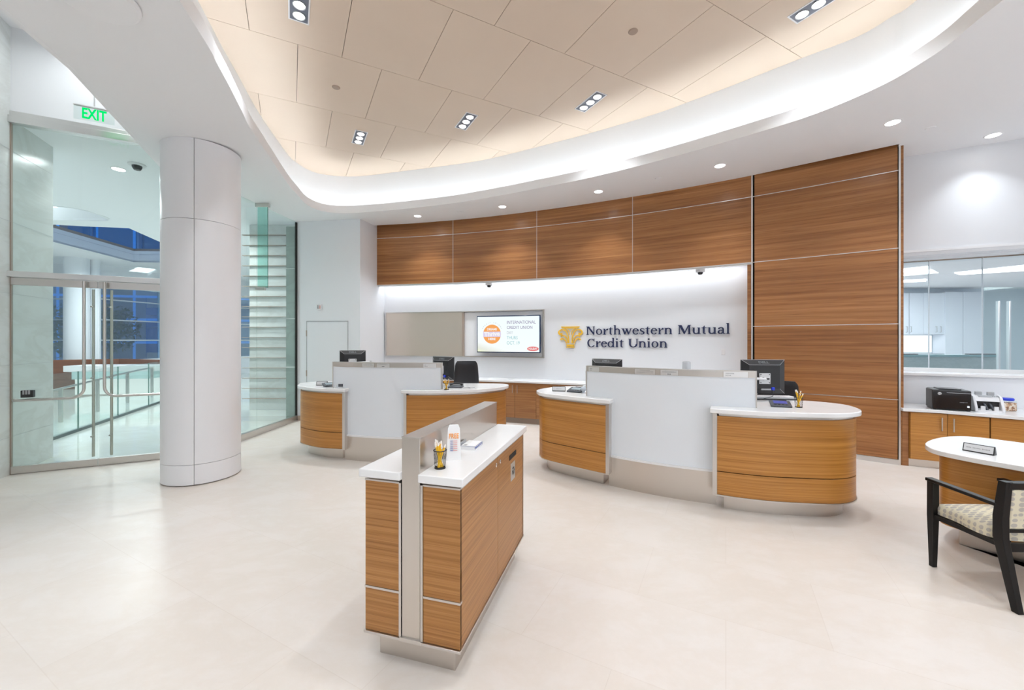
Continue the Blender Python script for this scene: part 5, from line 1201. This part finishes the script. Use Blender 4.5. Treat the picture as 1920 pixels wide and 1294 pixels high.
# small white mark on the wall near the niche end
o = MB().box(-.025, .025, -.004, 0, -.045, .045).build('light_switch', WHITEP, world=False, bevel=.003); p = BW(1356, 1.315, .0); o.location = p; o.rotation_euler.z = math.atan2(xd.y, xd.x)-.3; tag(o, 'small white switch plate low on the wall near the niche end', 'switch')
# ================================================================== LOBBY BEYOND THE GLASS
LC = 3.98
hole = [(-8.45, 7.42), (-8.22, 7.55), (-8.12, 7.8), (-8.32, 8.31), (-9.29, 8.30), (-11.5, 8.0), (-11.5, 6.9), (-9.6, 7.0)]
vo = [(-19, 3.4), (-5.75, 4.45), (-5.63, 4.52), tuple(G0+Vector((-.05, .09))), tuple(G1+Vector((-.10, .05))), (-4.14, 7.6), (-4.14, 20), (-12.5, 20), (-10.79, 16), (-8.87, 10.1), (-8.48, 8.90), (-9.32, 8.76), (-9.83, 8.63), (-19, 8.9)]
b = MB(); b.sheet([vo, hole], lambda x, y: LC, .04); lc = struct(b.build('ceiling', SOFW), 'white lobby ceiling beyond the entrance glass')
b = MB(); hc = spline([Vector(p) for p in hole], 4, True); b.strip(hc+[hc[0]], .02, LC-.01, LC+.5); b.build('recess_wall', COVEW, lc)
b = MB(); b.sheet([[tuple(p) for p in inset(hc, -.1)]], lambda x, y: LC+.5, .02); b.build('recess_top', COVEW, lc)
light('AREA', 'lobby_cove_light', (-9.6, 7.6, LC+.25), 12, .5, 2.0, rot=(0, PI, 0), color=(.9, .97, 1))
o = MB().prism([(-8.4, 6.72), (-8.4, 6.80), (-9.6, 6.92), (-9.6, 6.84)], LC-.012, LC-.002).build('linear_light', TROF); tag(o, 'slim glowing line light in the lobby ceiling beside the marble wall', 'ceiling light')
c = on_z(222.5, 317, LC); t = thing('downlight', 'round downlight in the lobby ceiling seen through the transom glass', 'ceiling light', c)
MB().lathe([(0, -.006), (.075, -.006), (.075, 0)], (0, 0, 0), 28).build('lens', CAN, t, world=False); MB().lathe([(.075, -.008), (.09, -.004), (.09, 0), (.075, 0)], (0, 0, 0), 28).build('trim_ring', WHITEP, t, world=False)
light('AREA', 'lobby_downlight', c-Vector((0, 0, .03)), 10, .14, spread=2.7, color=(.93, .98, 1))
c = on_z(257, 308.5, LC); t = thing('dome_camera', 'dark dome camera in the lobby ceiling seen through the transom glass', 'security camera', c)
MB().lathe([(0, 0), (.10, 0), (.10, -.015), (.07, -.022), (0, -.022)], (0, 0, 0), 28).build('mount_ring', WHITEP, t, world=False); MB().lathe([(.058, -.02), (.055, -.05), (.038, -.078), (0, -.09)], (0, 0, 0), 24).build('lens_dome', BLACKG, t, world=False)
for lx, ly, lz in ((-7.2, 6.0, LC-.05), (-6.6, 7.6, LC-.05), (-9.5, 10.5, 4.0), (-6.8, 11.5, LC-.05), (-12, 12.2, 4.05), (-9.0, 15.0, LC-.05), (-12.8, 8.4, 3.9)):
    light('AREA', 'lobby_light', (lx, ly, lz), P_LOBBY, .35, spread=2.9, color=(.93, .985, .99))
# floating bulkhead of the gallery and the soffit behind it
fp = [(-13.6, 8.9), (-12.3, 10.77), (-12.8, 13.6), (-11.97, 13.67), (-10.7, 16.4)]
fp = [(-12.9, 9.6), (-12.3, 10.77), (-12.80, 13.6), (-11.3, 13.72), (-10.6, 16.0)]
b = MB(); b.strip(fp, .25, 4.135, 4.52); gb = struct(b.build('wall_gallery', COVEW), 'white gallery front across the lobby void')
b = MB(); b.strip(fp, .3, 4.52, 4.60); b.build('dark_cap', LEDOFF, gb)
b = MB(); b.strip([Vector(p)+Vector((.004, -.004)) for p in fp], .26, 4.40, 4.405); b.build('joint', GREYP, gb)
b = MB(); b.sheet([[(-12.9, 9.6), (-12.3, 10.77), (-12.8, 13.6), (-11.3, 13.72), (-10.6, 16.0), (-10.6, 20.6), (-19, 20.6), (-19, 9.6)]], lambda x, y: 4.15, .04); struct(b.build('ceiling', SOFW), 'white soffit below the lobby gallery')
# dusk windows: a kinked wall of panes
Wl = [Vector(p) for p in ((-18.4, 14.0), (-14.35, 14.0), (-13.98, 15.95), (-12.3, 18.0), (-9.2, 20.3), (-4.1, 20.4))]
b = MB(); b.strip(Wl, .2, 0, .78); struct(b.build('wall_window_sill', WALLW), 'white sill wall under the lobby windows')
b = MB(); b.strip(Wl, .2, 3.40, 4.2); struct(b.build('wall_window_head', WALLW), 'white wall above the lobby windows')
wz = [.80, 1.50, 2.22, 2.94, 3.40]
wi = 3
vsplit = {0: [-18.4, -16.4, -15.6], 1: [], 2: [], 3: [], 4: []}
for k in range(5):
    a, c = Wl[k], Wl[k+1]; d = c-a; L = d.length; nseg = max(1, round(L/ (1.95 if k != 1 else 2.2)))
    t = thing('window_%d' % wi, ('frontal', 'nearer oblique', 'farther oblique', 'far corner', 'rear')[k]+' lobby window wall with white bars against the blue dusk', 'window', (*(a+d/2), .8)); t['kind'] = 'structure'; wi += 1
    for j in range(nseg):
        p, q = a+d*(j/nseg), a+d*((j+1)/nseg); MB().strip([p, q], .012, .8, 3.4).build('glass_pane', GLASSD, t)
        MB().strip([p-d.normalized()*.045, p+d.normalized()*.045], .12, .78, 3.4).build('mullion', WHITEP, t)
    for z in wz[1:-1]: MB().strip([a, c], .08, z-.022, z+.022).build('transom_bar', WHITEP, t)
# upper windows above the gallery
b = MB(); t = thing('window_%d' % wi, 'high blue dusk windows above the lobby gallery', 'window', (-13.5, 17.5, 4.6)); t['kind'] = 'structure'
for p, q in (((-19, 17.2), (-9.5, 17.6)), ((-9.5, 17.6), (-4.2, 19.5))): MB().strip([p, q], .012, 4.3, 8).build('glass_pane', GLASSD, t)
for x in (-18, -16, -14, -12, -10): MB().box(x-.04, x+.04, 17.2, 17.36, 4.3, 8).build('mullion', WHITEP, t)
# white columns of the lobby
for px, D, w, l in ((144, 13.0, .60, 'broad white column in the lobby left of the door meeting line'), (178.5, 13.4, .26, 'narrow white column in the lobby behind the door meeting line')):
    c = at(px, 638, D); o = MB().lathe([(0, 0), (w/2, 0), (w/2, 4.15), (0, 4.15)], (c.x, c.y, 0), 36).build('lobby_column', WALLW); tag(o, l, 'column')
# reception: timber screen wall and white glowing desk
a, c, e = at(90, 638, 12.4), at(223, 638, 12.9), at(296, 638, 12.2)
b = MB(); b.strip([(at(60, 638, 11.9)).xy, c.xy, e.xy], .15, 0, .90, zf1=lambda x, y: .90); o = b.build('timber_screen', REDW); tag(o, 'low reddish timber screen wall behind the glowing lobby desk', 'partition')
a, c = at(118, 638, 10.6), at(291, 638, 10.9)
t = thing('reception_desk', 'white lobby reception desk glowing from below, behind the glass railing', 'reception desk', ((a.x+c.x)/2, (a.y+c.y)/2, 0))
MB().strip([a.xy, c.xy], .7, .66, .82).build('desk_slab', STONE, t, bevel=.01)
dd_ = (c-a).normalized(); MB().strip([(a+dd_*.2).xy, (c-dd_*.1).xy], .6, .46, .66).build('frosted_upper_front', plain('milky_glass', (.62, .80, .78), .15), t)
MB().strip([(a+dd_*.25+Vector((0, .03, 0))).xy, (c-dd_*.1+Vector((0, .03, 0))).xy], .5, .05, .46).build('glowing_front', emitter('desk_glow', (.95, 1, .99), 1.0), t)
# glass railing on the ramp edge
ra, rb = fl(99, 826).xy, fl(298, 757).xy; rd_ = (rb-ra); ra2 = ra-rd_*.35; rb2 = rb+rd_*.6; rn = Vector((-rd_.y, rd_.x)).normalized()
if rn.x > 0: rn = -rn
gr = thing('glass_railing', 'clear glass railing running diagonally across the lobby floor', 'railing', (*ra, 0))
jn = [-.35]+[((r_*ra.y-ra.x)/(rd_.x-r_*rd_.y)) for r_ in (px_dir(148.5), px_dir(222.7), px_dir(280))]+[1.6]
for u0, u1 in zip(jn, jn[1:]): p, q = ra+rd_*(u0+.002), ra+rd_*(u1-.002); MB().strip([p, q], .014, .02, .99).build('glass_panel', GLASS, gr); MB().strip([q-rd_.normalized()*.004, q+rd_.normalized()*.004], .018, .02, .99).build('panel_edge', EDGE, gr)
MB().strip([ra2, rb2], .05, 0, .045).build('base_shoe', plain('dark_shoe', (.10, .13, .13), .4), gr)
# handrail beyond the glass
hr = thing('handrail', 'slender metal handrail on posts beyond the glass railing', 'railing', (*(ra+rn*.8), 0)); off = .75
pts = []
for px, py in ((60, 742.5), (99, 732.5), (163, 717), (215, 704), (261, 694), (292, 688)):
    r_ = px_dir(px); a_ = ra+rn*off; u = (r_*a_.y-a_.x)/(rd_.x-r_*rd_.y); p = a_+rd_*u; pts.append(Vector((p.x, p.y, H+(CY-py)/F*p.y)))
MB().tube(pts, .022, 10).build('rail', STEELV, hr)
for px in (113.7, 183, 239, 285):
    r_ = px_dir(px); a_ = ra+rn*off; u = (r_*a_.y-a_.x)/(rd_.x-r_*rd_.y); p = a_+rd_*u
    i = max(k for k in range(len(pts)-1) if pts[k].x/pts[k].y <= r_+1e-6); f = (r_-pts[i].x/pts[i].y)/(pts[i+1].x/pts[i+1].y-pts[i].x/pts[i].y); z = pts[i].z+(pts[i+1].z-pts[i].z)*f
    MB().box(p.x-.035, p.x+.035, p.y-.01, p.y+.01, 0, z).build('post', STEELV, hr)
# marble pier with steel fins
mp_ = thing('marble_pier', 'marble wall pier with thin horizontal fins behind the side glazing', 'pier', (-5.2, 8.7, 0)); 
MB().box(-5.64, -4.10, 8.64, 9.4, 0, 3.975).build('marble_block', MARBLE, mp_)
for k in range(17): z = .245+k*.2185; MB().box(-5.76, -4.80, 8.575, 8.64, z, z+.012).build('fin', LEDOFF, mp_)
# other closing walls of the lobby
b = MB(); b.strip([(-19, 2.9), (-5.1, 3.0), (-5.2, 3.3)], .15, 0, 4.1); struct(b.build('wall_lobby_near', WALLW), 'white lobby wall nearest the street side')
b = MB(); b.strip([(-18.5, 3), (-18.5, 14.1)], -.15, 0, 4.2); struct(b.build('wall_lobby_far', WALLW), 'white wall at the far left end of the lobby')
b = MB(); b.strip([(-4.05, 20.4), (-4.05, 9.4)], .1, 0, 5.0); struct(b.build('wall_lobby_side', WALLW), 'white wall closing the lobby behind the pier')
b = MB(); b.box(-19, -4, 8.9, 20.5, 8.0, 8.1); struct(b.build('ceiling', SOFW), 'high ceiling over the lobby void')
# street outside at dusk
b = MB(); b.prism([(-60, 21), (-60, -5), (-19.2, -5), (-19.2, 14.3), (-14.6, 14.3), (-12, 19), (-4, 20.8), (8, 20.8), (8, 60), (-60, 60)], -.35, -.3); struct(b.build('ground', plain('dark_asphalt', (.05, .055, .06), .8)), 'dark street outside the lobby')
for x, y, w, d, h, rz, l in ((-26, 34, 15, 10, 22, .25, 'blue glass office building outside behind the lobby windows'), (-42, 27, 12, 10, 16, .5, 'office building farther left outside the lobby'), (-10, 40, 14, 10, 26, -.1, 'tall glass building outside behind the side glazing')):
    o = MB().box(-w/2, w/2, -d/2, d/2, 0, h).build('office_building', FACADE, world=False); o.location = (x, y, -.3); o.rotation_euler.z = rz; tag(o, l, 'building')
rt = random.Random(11)
for x, y, h, l in ((-19.0, 17.2, 3.3, 'leafy street tree outside the frontal lobby window'), (-20.5, 20.5, 3.6, 'leafy street tree outside the oblique lobby window'), (-16.2, 21.5, 3.2, 'leafy street tree outside the far corner window')):
    t = thing('street_tree', l, 'tree', (x, y, -.3)); MB().tube([(0, 0, 0), (.05, .02, h*.4), (0, .05, h*.7)], [.10, .07, .04], 8).build('trunk', WINEBLK, t, world=False)
    b = MB()
    for _ in range(1400):
        v = Vector((rt.gauss(0, 1), rt.gauss(0, 1), rt.gauss(0, 1))).normalized()*(rt.random()**.4); c = Vector((v.x*1.25, v.y*1.25, h*.66+v.z*h*.36)); a = Vector((rt.uniform(-1, 1), rt.uniform(-1, 1), rt.uniform(-1, 1))).normalized()*.10; e = a.cross(Vector((rt.uniform(-1, 1), rt.uniform(-1, 1), 1))).normalized()*.05
        b.face([c-a, c+e, c+a, c-e])
    b.build('crown', LEAF, t, world=False, smooth=0)

# ================================================================== ROOM BEHIND THE INTERIOR WINDOW
gl_ = wall_off(-.36); gl_[0] = gl_[0]+Vector((-.12, .06))
w9 = thing('window_%d' % (wi+1), 'frameless interior window above the service counter', 'window', (*gl_[2], 1.083)); w9['kind'] = 'structure'
def gpx(px):
    r = px_dir(px)
    for a, c in zip(gl_, gl_[1:]):
        d = c-a; t = (r*a.y-a.x)/(d.x-r*d.y)
        if -.01 <= t <= 1.01: return a+d*t
    d = gl_[-1]-gl_[-2]; a = gl_[-2]; t = (r*a.y-a.x)/(d.x-r*d.y); return a+d*t
pts = [gl_[0], gpx(1742), gpx(1842.5), gl_[3]]
MB().strip([gl_[0], gpx(1742)-Vector((.003, 0))], .012, 1.13, 2.565).build('glass_pane', GLASSW, w9); MB().strip([gpx(1742)+Vector((.003, 0)), gpx(1842.5)-Vector((.003, 0))], .012, 1.13, 2.565).build('glass_pane', GLASSW, w9); MB().strip([gpx(1842.5)+Vector((.003, 0)), gl_[2], gl_[3]], .012, 1.13, 2.565).build('glass_pane', GLASSW, w9)
MB().strip([gl_[0]]+gl_[1:], .04, 1.083, 1.13).build('sill_rail', ALU, w9); MB().strip([gl_[0]]+gl_[1:], .02, 2.55, 2.566).build('head_channel', LEDOFF, w9)
for px in (1742, 1842.5): p = gpx(px); MB().box(p.x-.002, p.x+.002, p.y-.004, p.y+.012, 1.13, 2.56).build('pane_edge', CHROME, w9)
b = MB(); b.sheet([[(4.75, 5.3), (11.4, 2.2), (11.4, 9.5), (4.75, 9.5)]], lambda x, y: 2.62, .03); bb_ = b
struct(b.build('ceiling', SOFW), 'ceiling of the office behind the interior window')
b = MB(); b.box(4.9, 11.4, 8.75, 8.85, 0, 2.7); struct(b.build('wall_office_back', plain('pale_blue_wall', (.66, .73, .80), .5)), 'pale blue back wall of the office behind the interior window')
b = MB(); b.strip([(4.80, 5.35), (5.0, 5.6), (5.2, 8.8)], .1, 0, 2.7); struct(b.build('wall_office_left', WALLW), 'left wall of the office behind the interior window')
b = MB(); b.box(11.35, 11.5, 1.8, 9, 0, 2.7); struct(b.build('wall_office_right', WALLW), 'right wall of the office behind the interior window')
PB = plain('pale_blue_lacquer', (.72, .77, .84), .3)
def offc(px, py, D): return at(px, py, D)
DB = 8.5
def obox(name, pa, pb, z0, z1, D0, D1, mat, parent=None, bevel=.003): return MB().box((pa-CX)/F*D0, (pb-CX)/F*D0, D0, D1, z0, z1).build(name, mat, parent, bevel=bevel)
z_ = lambda y, D: H+(CY-y)/F*D
for pxs, hs, l in (((1640, 1672, 1704.5), (1668, 1676), 'pale blue wall cabinet at the left of the office back wall'), ((1705.5, 1732, 1771), (1701.5, 1709), 'pale blue wall cabinet beside the tall office cabinets')):
    x0, x1 = (pxs[0]-CX)/F*DB, (pxs[-1]-CX)/F*DB; t = thing('overhead_cabinet', l, 'cabinet', ((x0+x1)/2, DB, 1.62)); MB().box(x0+.002, x1-.002, DB+.02, 8.74, 1.62, 2.50).build('cabinet_body', PB, t)
    for a, c in zip(pxs, pxs[1:]): obox('door', a+.3, c-.3, 1.625, 2.495, DB, DB+.018, PB, t)
hl = [(1701.5, 0), (1709, 0), (1757, 0), (1765, 0)]
tt = thing('overhead_cabinet', 'pale blue wall cabinet with four small pulls above the lit office counter', 'cabinet', (at(1733, 0, DB-.02).x, DB-.03, 1.66))
for px, _ in hl:
    x = (px-CX)/F*(DB-.03); b = MB(); b.tube([(x, DB-.002, 1.67), (x, DB-.03, 1.67), (x, DB-.03, 1.79), (x, DB-.002, 1.79)], .006, 6); b.build('pull_handle', GREYP, tt)
bs = obox('backsplash', 1640, 1747, 1.24, 1.60, 8.70, 8.745, emitter('backsplash_glow', (.95, .98, 1), 1.25)); tag(bs, 'office backsplash with under-cabinet light put in as its own glow', 'light panel')  # backsplash emits by itself, standing in for under-cabinet lighting
oc = obox('office_counter', 1630, 1771, 1.18, 1.22, 8.35, 8.745, plain('grey_counter', (.25, .32, .36), .3)); tag(oc, 'dark office counter below the glowing backsplash', 'counter')
for a, c, l in ((1772.5, 1805.5, 'left tall pale blue cabinet door in the office'), (1806.5, 1842, 'right tall pale blue cabinet door in the office')):
    o = obox('tall_cabinet', a, c, .1, 2.52, 8.48, 8.74, PB); tag(o, l, 'cabinet')
t = thing('desk_partition', 'frosted grey green desk partition with a teal cap in the office', 'partition', (6.6, 6.5, 0))
obox('fabric_panel', 1600, 1868, .1, 1.23, 6.45, 6.50, marble('grey_green_panel', (.42, .52, .52), (.34, .44, .44), .6, 6), t); obox('cap', 1600, 1868.5, 1.23, 1.265, 6.43, 6.52, plain('teal_cap', (.20, .36, .38), .3), t)
for px0, px1, l in ((1693, 1722, 'dark flat tray on the office partition at its left'), (1819, 1868, 'dark flat tray on the office partition at its right')):
    o = obox('paper_tray', px0, px1, 1.265, 1.285, 6.44, 6.52, GREYD); tag(o, l, 'tray')
t = thing('office_screen', 'black screen edge standing behind the window ledge at the frame edge', 'monitor', (6.9, 5.6, .8)); obox('screen_edge', 1853, 1990, .8, 1.075, 5.55, 5.60, BLACKP, t)
obox('screen_foot', 1900, 1940, .0, .8, 5.56, 5.60, BLACKP, t)
t = thing('glass_office_front', 'greenish glass office front at the right of the back room', 'partition', (8.4, 7.2, 0))
obox('glass_sheet', 1845, 2100, 0, 2.45, 7.2, 7.212, GLASS, t); obox('door_frame', 1873, 1876, .0, 2.2, 7.18, 7.23, ALU, t); obox('door_frame', 1893, 1896, .0, 2.2, 7.18, 7.23, ALU, t)
for P, l in (([(1650, 510), (1740, 500), (1740, 508), (1650, 512)], 'nearer rectangular ceiling light at the left of the office'), ([(1650, 529), (1736, 524), (1736, 527.5), (1650, 531)], 'farther rectangular ceiling light at the left of the office'), ([(1790, 512), (1960, 494), (1960, 505), (1800, 515)], 'long rectangular ceiling light in the middle of the office')):
    q = [on_z(x, y, 2.61) for x, y in P]; o = MB().prism([(v.x, v.y) for v in q], 2.605, 2.618).build('office_troffer', TROF); tag(o, l, 'ceiling light')
light('AREA', 'office_light', (7.0, 7.2, 2.55), 46, 2.0, 1.4, color=(.96, .98, 1)); light('AREA', 'office_light', (9.2, 6.3, 2.55), 34, 1.6, 1.4, color=(.96, .98, 1))
